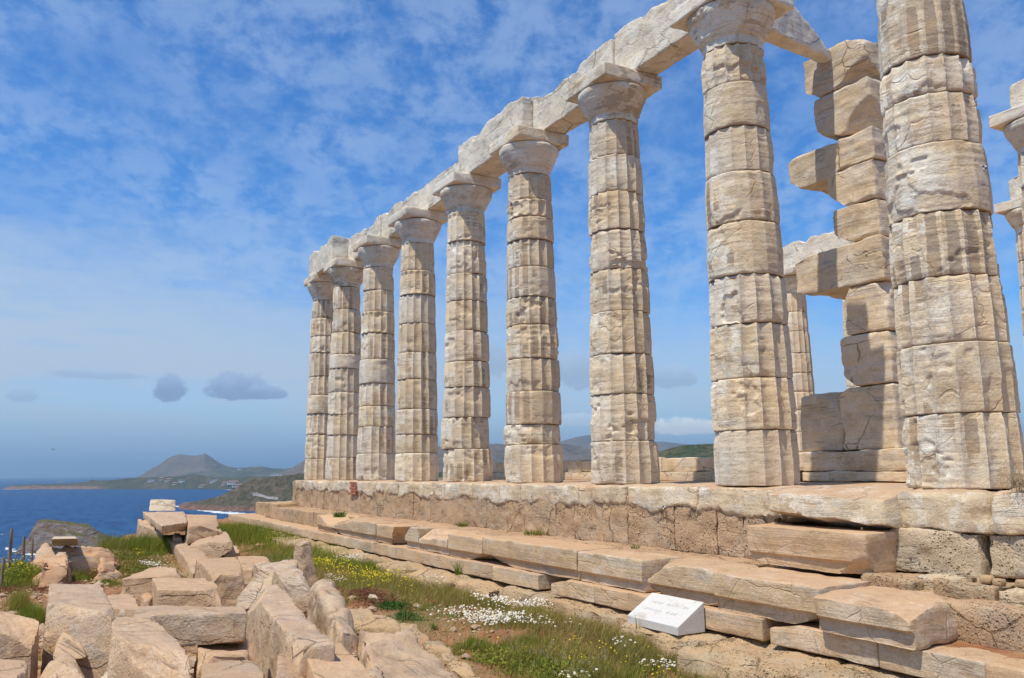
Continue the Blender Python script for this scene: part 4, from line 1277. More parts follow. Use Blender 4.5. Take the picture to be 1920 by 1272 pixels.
for i, (x, y, s) in enumerate([(0.62, -0.78, 0.05), (0.72, -0.8, 0.035), (0.15, -1.18, 0.05), (0.85, -0.72, 0.04), (0.5, -0.8, 0.03)]):
    zb = -0.71 if i != 2 else -1.1
    stone('small_stone', box8(x - s, x + s, y - s, y + s, zb, zb + s * 1.4), M['bedrock'], None, ['yellow pebble on the rough core below the right hand column', 'smaller yellow pebble beside the larger one on the rough core',
          'yellow stone on the soil at the end of the worn step block', 'yellow pebble nearest the right edge on the rough core', 'tiny yellow chip on the rough core by the grey block'][i], 'stone', 'pebbles below the right hand column', res=0.03, r=0.03, rough=0.01, seed=850 + i)
# patch of soil on the step at the right edge
xs_, ys_ = np.linspace(0.1, 3.4, 60), np.linspace(-1.5, -0.6, 26)
gx_, gy_ = np.meshgrid(xs_, ys_)
pp = np.stack([gx_.ravel(), gy_.ravel(), np.zeros(gx_.size)], -1)
pp[:, 2] = -1.115 + 0.045 * sstep(-1.45, -0.9, pp[:, 1] + 0.15 * fbm(pp, 2.0, 3)) + 0.012 * fbm(pp, 6.0, 4)
o = put_mesh('soil_patch', pp, M['soil'], plat, quads=grid_quads(60, 26))
tag(o, None, None, None, 'stuff')
# far end of the platform: a projecting lower course
for i, (x0, x1, y0, z0, z1) in enumerate([(-21.6, -20.1, -1.15, -1.12, -0.66), (-22.6, -21.6, -1.0, -1.3, -0.70), (-24.0, -22.6, -0.9, -1.5, -0.72)]):
    stone('core_block', box8(x0, x1 - 0.004, y0, 0.5, z0, z1), M['bedrock'], plat, res=0.07, r=0.05, rough=0.03, seed=870 + i)
stone('core_block', box8(-20.75, -20.36, -0.58, 0.6, -0.75, -0.02), M['poros'], plat, res=0.06, r=0.06, rough=0.03, seed=876)
# inner floor of the temple, behind the colonnade
stone('temple_floor', box8(-20.2, 3.2, 0.64, 12.8, -0.5, -0.008), M['step'], plat, res=0.6, r=0.02, rough=0.01, seed=880)

# survey targets: black and white chequered stickers
m, k = new_mat('survey_sticker_white'); k.surface((0.75, 0.76, 0.8), 0.6); M['sticker_white'] = m
m, k = new_mat('survey_sticker_black'); k.surface((0.03, 0.03, 0.06), 0.6); M['sticker_black'] = m


def sticker(c, nrm, size, label):
    c, nrm = Vector(c), Vector(nrm).normalized()
    side = Vector((0, 0, 1)).cross(nrm).normalized()
    up = nrm.cross(side)
    t = thing('survey_target', label, 'survey target', c, 'survey targets')
    for nm, quads_, mat, lift in (('paper', [(-1, 1, -1, 1)], 'sticker_white', 0.0), ('black_quarter', [(-1, 0, 0, 1)], 'sticker_black', 0.002), ('black_quarter', [(0, 1, -1, 0)], 'sticker_black', 0.002)):
        vs, qs = [], []
        for (a0, a1, b0, b1) in quads_:
            for dep in (0.0, 0.002):
                for a, b in ((a0, b0), (a1, b0), (a1, b1), (a0, b1)):
                    vs.append(c + side * a * size + up * b * size + nrm * (lift + dep))
            qs += [(3, 2, 1, 0), (4, 5, 6, 7), (0, 1, 5, 4), (1, 2, 6, 5), (2, 3, 7, 6), (3, 0, 4, 7)]
        put_mesh(nm, np.array([tuple(p) for p in vs]), M[mat], t, quads=qs, smooth=False)


# ---------------------------------------------------------------- white marble plaque with carved, faded lettering
def plaque():
    bl, br = np.array((-2.51,-1.92,-1.3)), np.array((-1.79,-1.88,-1.32))
    xL, xR = -2.408, -1.634
    yF, yB = -2.0, -1.67
    zB = -1.325
    t = thing('marble_plaque', 'white marble plaque with a sloping face of faded carved lines, against the lowest step', 'plaque', ((xL + xR) / 2, yF, zB))
    c = [(xL, yF, zB), (xR, yF, zB), (xR, yB, zB), (xL, yB, zB), (xL, yF, zB + 0.075), (xR, yF, zB + 0.075), (xR, yB, zB + 0.275), (xL, yB, zB + 0.275)]
    stone('slab', c, M['white'], t, res=0.03, r=0.006, rough=0.001, chip=0.3, seed=900)
    m, k = new_mat('carved_letters')
    k.surface((0.66, 0.65, 0.625), 0.9)
    # the carved words are worn past reading: short upright, slanting and curved strokes in two lines
    o0 = np.array([xL, yF, zB + 0.0765])
    ex = np.array([1.0, 0, 0])
    ey = np.array([0, yB - yF, 0.20])
    Ls = np.linalg.norm(ey)
    ey = ey / Ls
    nn = np.cross(ex, ey)
    rng = np.random.default_rng(4)
    vs, qs = [], []

    def stroke(a, b, w=0.0045):
        a, b = np.array(a), np.array(b)
        d = (b - a) / np.linalg.norm(b - a)
        pq = np.array([-d[1], d[0]]) * w / 2
        i = len(vs)
        for q in (a - pq, b - pq, b + pq, a + pq):
            vs.append(o0 + ex * q[0] + ey * q[1] + nn * 0.0012)
        qs.append((i, i + 1, i + 2, i + 3))
    ww = (xR - xL) / 0.85
    for row, words in ((0.245, ((0.14, 6), (0.40, 6), (0.62, 4))), (0.135, ((0.10, 6), (0.30, 4), (0.50, 6)))):
        for x0, n in words:
            for j in range(n):
                x = (x0 + j * 0.032) * ww
                h_ = 0.034
                kind = rng.integers(0, 5)
                if kind in (0, 1, 3):
                    stroke((x, row), (x, row + h_))
                if kind in (0, 4):
                    stroke((x + 0.02, row), (x + 0.02, row + h_))
                if kind in (0, 1):
                    stroke((x, row + h_ / 2), (x + 0.02, row + h_ / 2))
                if kind in (2,):
                    stroke((x, row), (x + 0.011, row + h_))
                    stroke((x + 0.022, row), (x + 0.011, row + h_))
                if kind in (1, 3):
                    stroke((x, row + h_), (x + 0.02, row + h_))
                if kind in (4,):
                    stroke((x, row), (x + 0.02, row + h_))
    o = put_mesh('carved_lettering', np.array(vs), m, t, quads=qs, smooth=False)


plaque()

bpy.context.view_layer.update()


def surface_at(p):
    """the first surface met when looking from the viewpoint towards p"""
    d = (Vector(p) - Vector(cam_loc)).normalized()
    hit, loc, nrm, *_ = S.ray_cast(bpy.context.evaluated_depsgraph_get(), Vector(cam_loc), d)
    return (loc, nrm) if hit else (Vector(p), Vector((0, -1, 0)))


p_, n_ = surface_at((0.64,-0.3,2.74))
sticker(p_ + Vector((0.35, -0.35, 0)).normalized() * 0.012, (0.75, -0.65, 0), 0.017, 'chequered survey sticker high on the right hand column')
p_, n_ = surface_at((-3.46,-0.6,-0.26))
sticker(p_ + Vector((0, -0.012, 0)), (0.05, -1, 0), 0.021, 'chequered survey sticker on the broken edge of the platform')

# ---------------------------------------------------------------- fallen blocks in the foreground
FG = 'fallen marble blocks in front of the temple'


def fallen(label, top, zb=-1.56, mat='fallen', flare=0.04, name='marble_block', bottom=None, **kw):
    c = slab8(top, zb, flare) if bottom is None else np.concatenate([np.asarray(bottom, float), np.asarray(top, float)])
    kw.setdefault('res', 0.024)
    kw.setdefault('r', 0.017)
    kw.setdefault('rough', 0.019)
    kw.setdefault('chip', 1.7)
    rg = np.random.default_rng(int(kw['seed']))
    extra = [(rg.choice([-1, 1]) * rg.uniform(0.6, 1), -rg.uniform(0.3, 1), rg.uniform(0.5, 1), rg.uniform(1.75, 2.15), 0.03) for _ in range(2)]
    kw['cuts'] = list(kw.get('cuts', ())) + extra
    return stone(name, c, M[mat], None, label, 'stone block', FG, **kw)


fallen('big fallen block with a sloping broken front at the left, a splinter leaning on it',
       [(-3.07,-7.14,-0.8), (-2.31,-6.7,-0.8), (-4.39,-6.67,-0.8), (-4.65,-7.1,-0.8)], seed=1001, cuts=[(-0.15, -1, 0.4, 1.28, 0.03), (0.8, -0.9, 0.0, 1.6, 0.02)], strata=0.003)
c_ = np.array((-3.83,-6.94,-1.2))
fallen('pointed pale splinter leaning on the front of the big left block', [(-3.11,-6.98,-0.86), (-3.05,-6.94,-0.86), (-3.16,-6.94,-0.85), (-3.21,-6.97,-0.85)], bottom=[(-2.51,-7.1,-1.12), (-2.45,-6.87,-1.12), (-3.29,-6.88,-1.12), (-3.4,-7.05,-1.12)], seed=1003, r=0.02, mat='fallen_steep', name='marble_splinter')
fallen('block cut by the left edge, with a yellow band under its top',
       [(-2.85,-7.64,-0.88), (-2.7,-7.22,-0.88), (-2.87,-7.18,-0.88), (-4.37,-7.73,-0.88)], seed=1004, cuts=[(0.4, -0.3, 1, 1.15, 0.03)])
fallen('block in the lower left corner in front of the one with the yellow band',
       [(-1.42,-7.55,-1.02), (-1.23,-7.26,-1.02), (-2.13,-7.24,-1.02), (-2.48,-7.61,-1.02)], seed=1007, cuts=[(1, -0.5, 0.6, 1.5, 0.03)])
fallen('hump-backed lump of marble at the bottom left, between two big blocks',
       [(-1.73,-7.21,-1.08), (-1.52,-6.82,-1.12), (-2.35,-6.86,-1.06), (-2.49,-7.13,-1.06)], seed=1010, r=0.08, lump=0.04, cuts=[(-0.8, -0.8, 1, 1.1, 0.03), (1, 0.2, 1, 1.3, 0.03)])
fallen('small white rounded stone at the bottom edge', [(-1.73,-6.82,-1.18), (-1.64,-6.66,-1.18), (-2.01,-6.66,-1.14), (-2.08,-6.78,-1.14)], zb=-1.4, mat='pale', seed=1013, r=0.08, lump=0.02, name='marble_stone')
fallen('large block with a broken sloping front at the bottom, left of centre',
       [(-1.75,-6.77,-0.86), (-0.75,-6.37,-0.9), (-2.27,-6.36,-0.86), (-2.6,-6.7,-0.86)], seed=1016, cuts=[(0.25, -1, 0.45, 1.22, 0.05), (1, 0.2, 0.4, 1.2, 0.03)], strata=0.004, res=0.022)
fallen('long beam-like block with a pecked rough face, lying across the pile',
       [(-2.56,-6.56,-0.84), (-2.07,-5.82,-0.84), (-2.44,-5.74,-0.84), (-2.95,-6.5,-0.84)], zb=-1.09, flare=0.0, seed=1019, r=0.014, rough=0.012, res=0.022, cuts=[(-1, 0, -1, 1.5, 0.03), (0.2, -0.3, -1, 1.15, 0.03)])
fallen('smooth step-shaped stone wedged under the beam-like block',
       [(-2.03,-6.16,-1.1), (-1.82,-5.82,-1.1), (-2.52,-5.71,-1.1), (-2.64,-6.06,-1.1)], zb=-1.4, seed=1022, cuts=[])
fallen('flat-topped stone at the bottom edge below the wedged step', [(-1.15,-6.3,-1.16), (-0.92,-5.92,-1.16), (-1.82,-5.76,-1.16), (-2.11,-6.13,-1.16)], seed=1025, r=0.03, lump=0.02)
fallen('crisp rectangular block with a cracked front in the middle of the pile',
       [(-4.54,-6.15,-0.92), (-4.16,-5.6,-0.92), (-5.32,-5.58,-0.92), (-5.66,-6.08,-0.92)], seed=1028, cuts=[(1, -0.6, -0.6, 1.75, 0.03)], r=0.012)
fallen('flat worn block behind the crisp rectangular one, its top chipped',
       [(-6.44,-6.34,-0.98), (-6.11,-5.7,-0.98), (-6.88,-5.53,-0.95), (-7.08,-5.92,-0.95)], seed=1031, r=0.03, cuts=[(1, 0.3, 0.7, 1.35, 0.03)])
fallen('low stone half buried between the splintered block and the crisp one', [(-5.22,-6.52,-1.16), (-4.96,-6.25,-1.16), (-6.27,-6.19,-1.16), (-6.37,-6.48,-1.16)], seed=1034, cuts=[])
fallen('pale triangular splinter standing in the gap beside the splintered block', [(-4.02,-6.54,-1.02), (-3.98,-6.47,-1.04), (-4.04,-6.49,-0.98), (-4.07,-6.53,-0.98)], seed=1037, flare=1.3, zb=-1.3, mat='pale', r=0.02, name='marble_stone')
fallen('small orange stone left of the crisp rectangular block', [(-5.3,-6.23,-1.12), (-5.15,-6.13,-1.12), (-5.57,-6.09,-1.08), (-5.58,-6.17,-1.08)], seed=1040, zb=-1.4, mat='orange', r=0.05, lump=0.02, name='marble_stone')
fallen('block with a rough honeycombed end facing forward, behind the prism-shaped block',
       [(-6.3,-5.31,-1.0), (-6.18,-4.96,-1.0), (-8.38,-4.61,-1.0), (-8.44,-5.19,-1.0)], seed=1043, r=0.02, rough=0.02, freq=6.0)
pt_ = np.array([(-5.88,-5.23,-1.36), (-5.22,-4.92,-1.3), (-5.7,-4.73,-0.92), (-5.75,-4.89,-0.92)])
fallen('prism-shaped block leaning on its side, its grain showing on the right', pt_, mat='fallen_steep', seed=1046, bottom=pt_ + np.array([0.14, 0.24, -0.36]), strata=0.006)
fallen('rough boulder of marble behind the prism-shaped block',
       [(-6.23,-4.61,-1.1), (-5.73,-4.21,-1.14), (-7.71,-3.95,-1.0), (-8.06,-4.5,-1.04)], mat='fallen_steep', seed=1049, r=0.07, rough=0.03, lump=0.04)
c_ = np.array((-7.78,-3.81,-1.42))
fallen('upright pointed slab sticking up at the right edge of the pile', [c_ + (-0.12, -0.10, 0.62), c_ + (0.02, -0.02, 0.60), c_ + (0.0, 0.12, 0.66), c_ + (-0.14, 0.06, 0.66)],
       mat='fallen_steep', seed=1052, r=0.05, rough=0.02, bottom=[c_ + (-0.16, -0.22, -0.05), c_ + (0.14, -0.05, -0.05), c_ + (0.10, 0.22, -0.05), c_ + (-0.2, 0.10, -0.05)])
fallen('long smooth-topped block pointing forward through the middle of the pile',
       [(-1.07,-5.69,-0.92), (-1.04,-5.45,-0.92), (-4.25,-5.04,-0.92), (-4.4,-5.33,-0.92)], seed=1055, r=0.02, flare=0.0, res=0.022, cuts=[(-0.5, 1, 0.8, 1.55, 0.03)])
fallen('tilted slab with a rough top at the bottom edge, right of the long smooth block',
       [(-0.34,-5.75,-1.06), (-0.28,-5.35,-1.1), (-1.6,-5.23,-1.03), (-1.13,-5.62,-1.0)], seed=1058, zb=-1.3, r=0.012, rough=0.010, res=0.022)
fallen('small upright block with a peaked top at the bottom edge, left of the tilted slab',
       [(-0.57,-5.96,-1.08), (-0.73,-5.62,-1.16), (-1.63,-5.51,-1.1), (-1.55,-5.71,-1.04)], seed=1061, r=0.025, cuts=[(1, -0.2, 0.9, 1.3, 0.03)])
fallen('tall lichen-spotted boulder with a narrow ridge, right of the long smooth block',
       [(-2.1,-5.05,-1.06), (-2.34,-4.82,-1.12), (-4.28,-4.47,-0.9), (-4.23,-4.69,-0.9)], mat='fallen_steep', seed=1064, flare=0.5, r=0.07, rough=0.03, lump=0.05)
fallen('great slab of banded marble at the bottom, in front of the low rubble edging',
       [(-0.02,-5.53,-1.05), (-0.49,-4.58,-1.28), (-2.45,-4.31,-1.18), (-2.19,-4.89,-1.04)], mat='fallen_steep', seed=1067, flare=0.18, r=0.09, rough=0.03, lump=0.06, res=0.022, strata=0.006)
fallen('small dull stone filling the gap between the ridge boulder and the banded slab', [(-2.15,-5.05,-1.2), (-2.01,-4.95,-1.22), (-2.59,-4.77,-1.2), (-2.71,-4.86,-1.2)], seed=1070, r=0.05)
fallen('rubble stone deep in the gap under the left end of the wedged step', [(-2.59,-6.09,-1.25), (-2.5,-5.96,-1.25), (-2.64,-5.94,-1.22), (-2.76,-6.05,-1.22)], seed=1073, mat='orange', r=0.05, lump=0.02, name='marble_stone')
fallen('rough low stone beside the left foot of the long smooth block', [(-4.7,-5.25,-1.3), (-4.02,-5.31,-1.3), (-4.99,-5.08,-1.3), (-5.42,-5.08,-1.3)], seed=1076, r=0.04)

# the row of stones further back, along the old terrace
TG = 'stones of the old terrace further back'


def terrace(label, top, zb=-1.6, mat='fallen', name='terrace_stone', **kw):
    kw.setdefault('res', 0.05)
    kw.setdefault('r', 0.035)
    kw.setdefault('rough', 0.02)
    bt = kw.pop('bottom', None)
    fl = kw.pop('flare', 0.03)
    c = slab8(top, zb, fl) if bt is None else np.concatenate([np.asarray(bt, float), np.asarray(top, float)])
    return stone(name, c, M[mat], None, label, 'stone block', TG, **kw)


terrace('wedge-shaped block with a level step in its top, in front of the long flat slab', [(-14.25,-4.41,-1.18), (-12.87,-3.8,-1.1), (-15.88,-3.35,-1.1), (-16.36,-3.77,-1.12)], zb=-1.56, seed=1101, strata=0.008, cuts=[(1, -0.4, -0.8, 1.2, 0.05), (-0.6, -0.6, 1, 1.55, 0.04)])
terrace('block between the wedge-shaped one and the long flat slab', [(-15.0,-4.39,-1.05), (-15.16,-3.58,-1.05), (-17.89,-3.27,-1.03), (-17.9,-3.92,-1.03)], seed=1104, strata=0.006, cuts=[(-1, -0.5, 0.5, 1.4, 0.04)])
terrace('long flat slab under the small pale block', [(-14.76,-4.88,-0.86), (-15.63,-4.24,-0.86), (-20.94,-3.54,-0.84), (-21.89,-4.54,-0.84)], zb=-1.04, seed=1107, strata=0.008, r=0.05, rough=0.03, flare=-0.04)
terrace('pale layered slab right of the long flat one', [(-14.73,-4.37,-0.88), (-14.88,-3.72,-0.88), (-19.19,-2.99,-0.88), (-19.8,-3.65,-0.88)], zb=-1.25, seed=1110, strata=0.012, rough=0.03, cuts=[(0.6, -0.8, 0.9, 1.5, 0.05)])
terrace('small pale block standing on the far end of the long flat slab', [(-23.26,-4.21,-0.56), (-22.54,-3.58,-0.56), (-23.44,-3.49,-0.56), (-24.12,-4.09,-0.56)], bottom=[(-22.64,-4.29,-0.86), (-22.41,-3.59,-0.86), (-23.66,-3.43,-0.86), (-24.3,-4.08,-0.86)], seed=1113, strata=0.012, mat='pale', r=0.03)
terrace('weathered stone under the left edge of the long flat slab', [(-18.87,-4.9,-1.05), (-16.88,-4.59,-1.1), (-19.9,-4.3,-1.0), (-20.94,-4.75,-1.0)], seed=1116, lump=0.05)
terrace('small white stone lying on the terrace edge', [(-15.92,-4.5,-1.18), (-15.78,-4.32,-1.18), (-16.79,-4.22,-1.16), (-16.89,-4.35,-1.16)], zb=-1.3, seed=1119, mat='pale', name='terrace_stone')
terrace('edging stone at the back of the terrace row', [(-15.03,-4.57,-1.29), (-14.73,-4.18,-1.29), (-17.95,-3.9,-1.28), (-18.16,-4.45,-1.28)], seed=1122)
terrace('edging stone in the middle of the terrace row', [(-12.24,-4.78,-1.3), (-11.96,-4.39,-1.3), (-14.59,-4.2,-1.29), (-14.88,-4.59,-1.29)], seed=1125)
terrace('edging stone at the near end of the terrace row, by the honeycombed block', [(-9.29,-5.08,-1.3), (-9.56,-4.73,-1.3), (-11.75,-4.43,-1.3), (-12.03,-4.81,-1.3)], seed=1128)
terrace('flat paving slab behind the rough boulder', [(-9.41,-4.34,-1.28), (-9.07,-3.85,-1.28), (-10.99,-3.57,-1.27), (-11.41,-3.99,-1.27)], seed=1131)
terrace('dark orange stone under the right side of the wedge-shaped block', [(-13.34,-3.86,-1.4), (-13.62,-3.49,-1.4), (-14.81,-3.32,-1.34), (-14.99,-3.56,-1.34)], seed=1134, mat='orange', lump=0.03)
terrace('low flat stone in the grass right of the terrace', [(-20.96,-2.44,-1.45), (-20.91,-1.71,-1.45), (-22.26,-1.57,-1.45), (-22.4,-2.11,-1.45)], seed=1137, mat='pale')
terrace('flat orange stone in the grass by the upright slab', [(-16.17,-2.63,-1.47), (-16.45,-2.03,-1.47), (-17.46,-1.92,-1.45), (-17.32,-2.27,-1.45)], seed=1140, mat='orange')
# pale kerb of flat stones running towards the far end of the platform
kerb = thing('kerb_row', 'flat pale kerb stones in the grass by the far end of the platform', 'stone kerb', (-26.35,0.4,-1.45))
kx = np.linspace(0, 1, 8)
pa, pb = np.array((-28.23,0.56,-1.36)), np.array((-14.14,-1.17,-1.36))
for i in range(7):
    a, b = pa + (pb - pa) * kx[i], pa + (pb - pa) * (kx[i + 1] - 0.01)
    side = np.array([0.1, 0.42, 0])
    stone('kerb_stone', [(*(a[:2] - side[:2]), -1.6), (*(b[:2] - side[:2]), -1.6), (*(b[:2] + side[:2]), -1.6), (*(a[:2] + side[:2]), -1.6),
                         (*(a[:2] - side[:2]), -1.36), (*(b[:2] - side[:2]), -1.36), (*(b[:2] + side[:2]), -1.33), (*(a[:2] + side[:2]), -1.33)], M['pale'], kerb, res=0.08, r=0.04, rough=0.02, seed=1150 + i)

# rubble edging between the fallen blocks and the grass
rub = thing('rubble_edging', 'low edging of rough yellowish stones between the fallen blocks and the grass', 'stone edging', (-4.13,-3.44,-1.5))
for i, tp in enumerate([
        [(-4.12,-4.33,-1.4), (-3.86,-3.82,-1.4), (-4.3,-3.78,-1.38), (-4.59,-4.22,-1.38)],
        [(-4.7,-4.17,-1.4), (-4.43,-3.77,-1.4), (-5.19,-3.73,-1.4), (-5.39,-4.03,-1.4)],
        [(-3.7,-3.91,-1.42), (-3.45,-3.73,-1.42), (-3.95,-3.63,-1.4), (-4.13,-3.78,-1.4)],
        [(-3.27,-3.95,-1.42), (-3.0,-3.83,-1.42), (-3.38,-3.73,-1.41), (-3.52,-3.85,-1.41)],
        [(-2.83,-4.0,-1.42), (-2.57,-3.85,-1.42), (-2.99,-3.76,-1.41), (-3.09,-3.92,-1.41)],
        [(-2.42,-4.04,-1.42), (-2.19,-3.92,-1.42), (-2.55,-3.83,-1.41), (-2.66,-3.96,-1.41)],
        [(-2.01,-4.14,-1.43), (-1.77,-3.98,-1.43), (-2.17,-3.88,-1.42), (-2.32,-4.03,-1.42)],
        [(-1.53,-4.24,-1.43), (-1.34,-4.07,-1.43), (-1.74,-3.97,-1.42), (-1.88,-4.12,-1.42)],
        [(-1.07,-4.39,-1.43), (-0.92,-4.16,-1.43), (-1.3,-4.06,-1.42), (-1.43,-4.23,-1.42)]]):
    stone('rubble_stone', slab8(tp, -1.62, 0.12), M['bedrock'], rub, res=0.03, r=0.06, rough=0.03, seed=1170 + i * 1.7, lump=0.03)

# orange rocks at the left with a pale slab on top
OG = 'orange rocks at the edge of the cape'
for i, (lab, tp, zb, mt) in enumerate([
        ('rounded orange boulder lowest at the left, beside the yellow flowers', [(-10.99,-7.14,-1.16), (-10.65,-6.71,-1.14), (-11.72,-6.73,-1.02), (-12.0,-7.06,-1.04)], -1.7, 'orange'),
        ('broad orange rock under the pale slab at the left', [(-12.71,-7.22,-1.34), (-12.38,-6.15,-1.36), (-12.77,-6.27,-0.97), (-13.46,-7.16,-0.97)], -1.7, 'orange'),
        ('flat orange rock sloping down to the right below the tall grass', [(-11.75,-6.66,-1.22), (-12.37,-5.86,-1.34), (-13.84,-5.9,-1.22), (-13.54,-6.62,-1.12)], -1.7, 'orange'),
        ('split orange rock with layered edges near the small yellow flowers', [(-11.45,-6.28,-1.34), (-11.8,-5.89,-1.38), (-12.59,-5.92,-1.28), (-12.56,-6.2,-1.26)], -1.7, 'orange'),
        ('low orange rock in front of the rounded boulder', [(-11.57,-7.1,-1.4), (-11.51,-6.76,-1.4), (-12.2,-6.82,-1.32), (-12.39,-7.09,-1.32)], -1.7, 'orange')]):
    stone('orange_rock', slab8(tp, zb, 0.15), M[mt], None, lab, 'rock', OG, res=0.05, r=0.32, rough=0.08, seed=1200 + i * 3, lump=0.10, freq=2.6)
stone('pale_slab', np.concatenate([np.array([(-13.08,-6.96,-1.05), (-12.86,-6.5,-1.05), (-14.19,-6.5,-1.05), (-14.5,-6.9,-1.05)]), np.array([(-11.7,-6.98,-0.84), (-11.55,-6.6,-0.84), (-12.14,-6.61,-0.84), (-12.4,-6.93,-0.84)])]),
      M['pale'], None, 'pale flat slab lying on the orange rocks above the sea', 'stone block', res=0.04, r=0.05, rough=0.02, seed=1220)

# loose gravel on the red soil
rng = np.random.default_rng(21)
ico_v = np.array([(0, 0, 1), (0.9, 0, 0.3), (0.28, 0.85, 0.3), (-0.73, 0.53, 0.3), (-0.73, -0.53, 0.3), (0.28, -0.85, 0.3), (0.73, 0.53, -0.4), (-0.28, 0.85, -0.4), (-0.9, 0, -0.4), (-0.28, -0.85, -0.4), (0.73, -0.53, -0.4)])
ico_t = [(0, 1, 2), (0, 2, 3), (0, 3, 4), (0, 4, 5), (0, 5, 1), (1, 6, 2), (2, 7, 3), (3, 8, 4), (4, 9, 5), (5, 10, 1), (6, 7, 2), (7, 8, 3), (8, 9, 4), (9, 10, 5), (10, 6, 1)]


def scatter_stones(name, label, areas, mat, seed):
    rng = np.random.default_rng(seed)
    V, T = [], []
    n = 0
    for (c, rx, ry, cnt, s0, s1) in areas:
        for _ in range(cnt):
            x, y = c[0] + rng.normal(0, rx), c[1] + rng.normal(0, ry)
            s = rng.uniform(s0, s1) * rng.uniform(0.4, 1)
            v = ico_v * rng.uniform(0.6, 1.3, (11, 3)) * s * np.array([1, 1, 0.6])
            a = rng.uniform(0, 6.28)
            v = v @ np.array([[math.cos(a), math.sin(a), 0], [-math.sin(a), math.cos(a), 0], [0, 0, 1]])
            V.append(v + np.array([x, y, gz1(x, y) + s * 0.2]))
            T.append(np.array(ico_t) + n)
            n += 11
    o = put_mesh(name, np.concatenate(V), mat, tris=np.concatenate(T), smooth=False)
    tag(o, label, None, None, 'stuff')


scatter_stones('gravel', 'loose stones and gravel on the red soil', [((-11.04,-7.22,-1.52), 1.2, 0.9, 260, 0.02, 0.07), ((-11.29,-6.45,-1.52), 1.2, 0.7, 160, 0.02, 0.06), ((-9.5,-7.41,-1.52), 0.7, 0.5, 120, 0.015, 0.05),
                                                                    ((-6.4,-3.22,-1.52), 0.8, 0.4, 80, 0.015, 0.05), ((-1.85,-2.59,-1.52), 0.7, 0.4, 160, 0.01, 0.03), ((-3.64,-3.03,-1.52), 1.2, 0.4, 220, 0.008, 0.035), ((-6.08,-2.74,-1.52), 1.6, 0.5, 200, 0.01, 0.04), ((-12.85,-5.49,-1.52), 1.5, 0.6, 120, 0.02, 0.05)], M['bedrock'], 31)
scatter_stones('rubble', 'broken marble chips and rubble between the fallen blocks', [((-6.83,-6.19,-1.45), 1.0, 1.0, 500, 0.03, 0.12), ((-4.52,-5.61,-1.45), 0.9, 0.9, 420, 0.03, 0.12), ((-3.56,-6.64,-1.45), 0.6, 0.6, 250, 0.03, 0.10), ((-4.63,-4.71,-1.45), 0.8, 0.6, 260, 0.03, 0.1), ((-2.82,-4.72,-1.45), 0.5, 0.5, 160, 0.03, 0.09), ((-8.69,-4.73,-1.45), 1.2, 0.8, 260, 0.03, 0.12)], M['fallen'], 32)
st = stone('pale_stone', slab8([(-6.5,-3.26,-1.46), (-6.38,-3.16,-1.46), (-6.46,-3.18,-1.42), (-6.5,-3.24,-1.42)], -1.6, 0.3), M['pale'], None, 'small pale pointed stone on the red soil of the grass strip', 'stone', None, res=0.03, r=0.03, rough=0.01, seed=1230)

# ---------------------------------------------------------------- plants


def leaf_mat(name, trans=0.35):
    m, k = new_mat(name)
    at = k.n('ShaderNodeAttribute', attribute_name='tint')
    b = k.n('ShaderNodeBsdfPrincipled')
    k.put(b.inputs['Base Color'], at.outputs['Color'])
    b.inputs['Roughness'].default_value = 0.7
    b.inputs['Specular IOR Level'].default_value = 0.2
    t = k.n('ShaderNodeBsdfTranslucent')
    k.put(t.inputs[0], at.outputs['Color'])
    mx = k.n('ShaderNodeMixShader')
    mx.inputs[0].default_value = trans
    m.node_tree.links.new(b.outputs[0], mx.inputs[1])
    m.node_tree.links.new(t.outputs[0], mx.inputs[2])
    o = k.n('ShaderNodeOutputMaterial')
    m.node_tree.links.new(mx.outputs[0], o.inputs[0])
    return m


M['leaf'] = leaf_mat('plant_leaves')
M['petal'] = leaf_mat('flower_petals', 0.15)


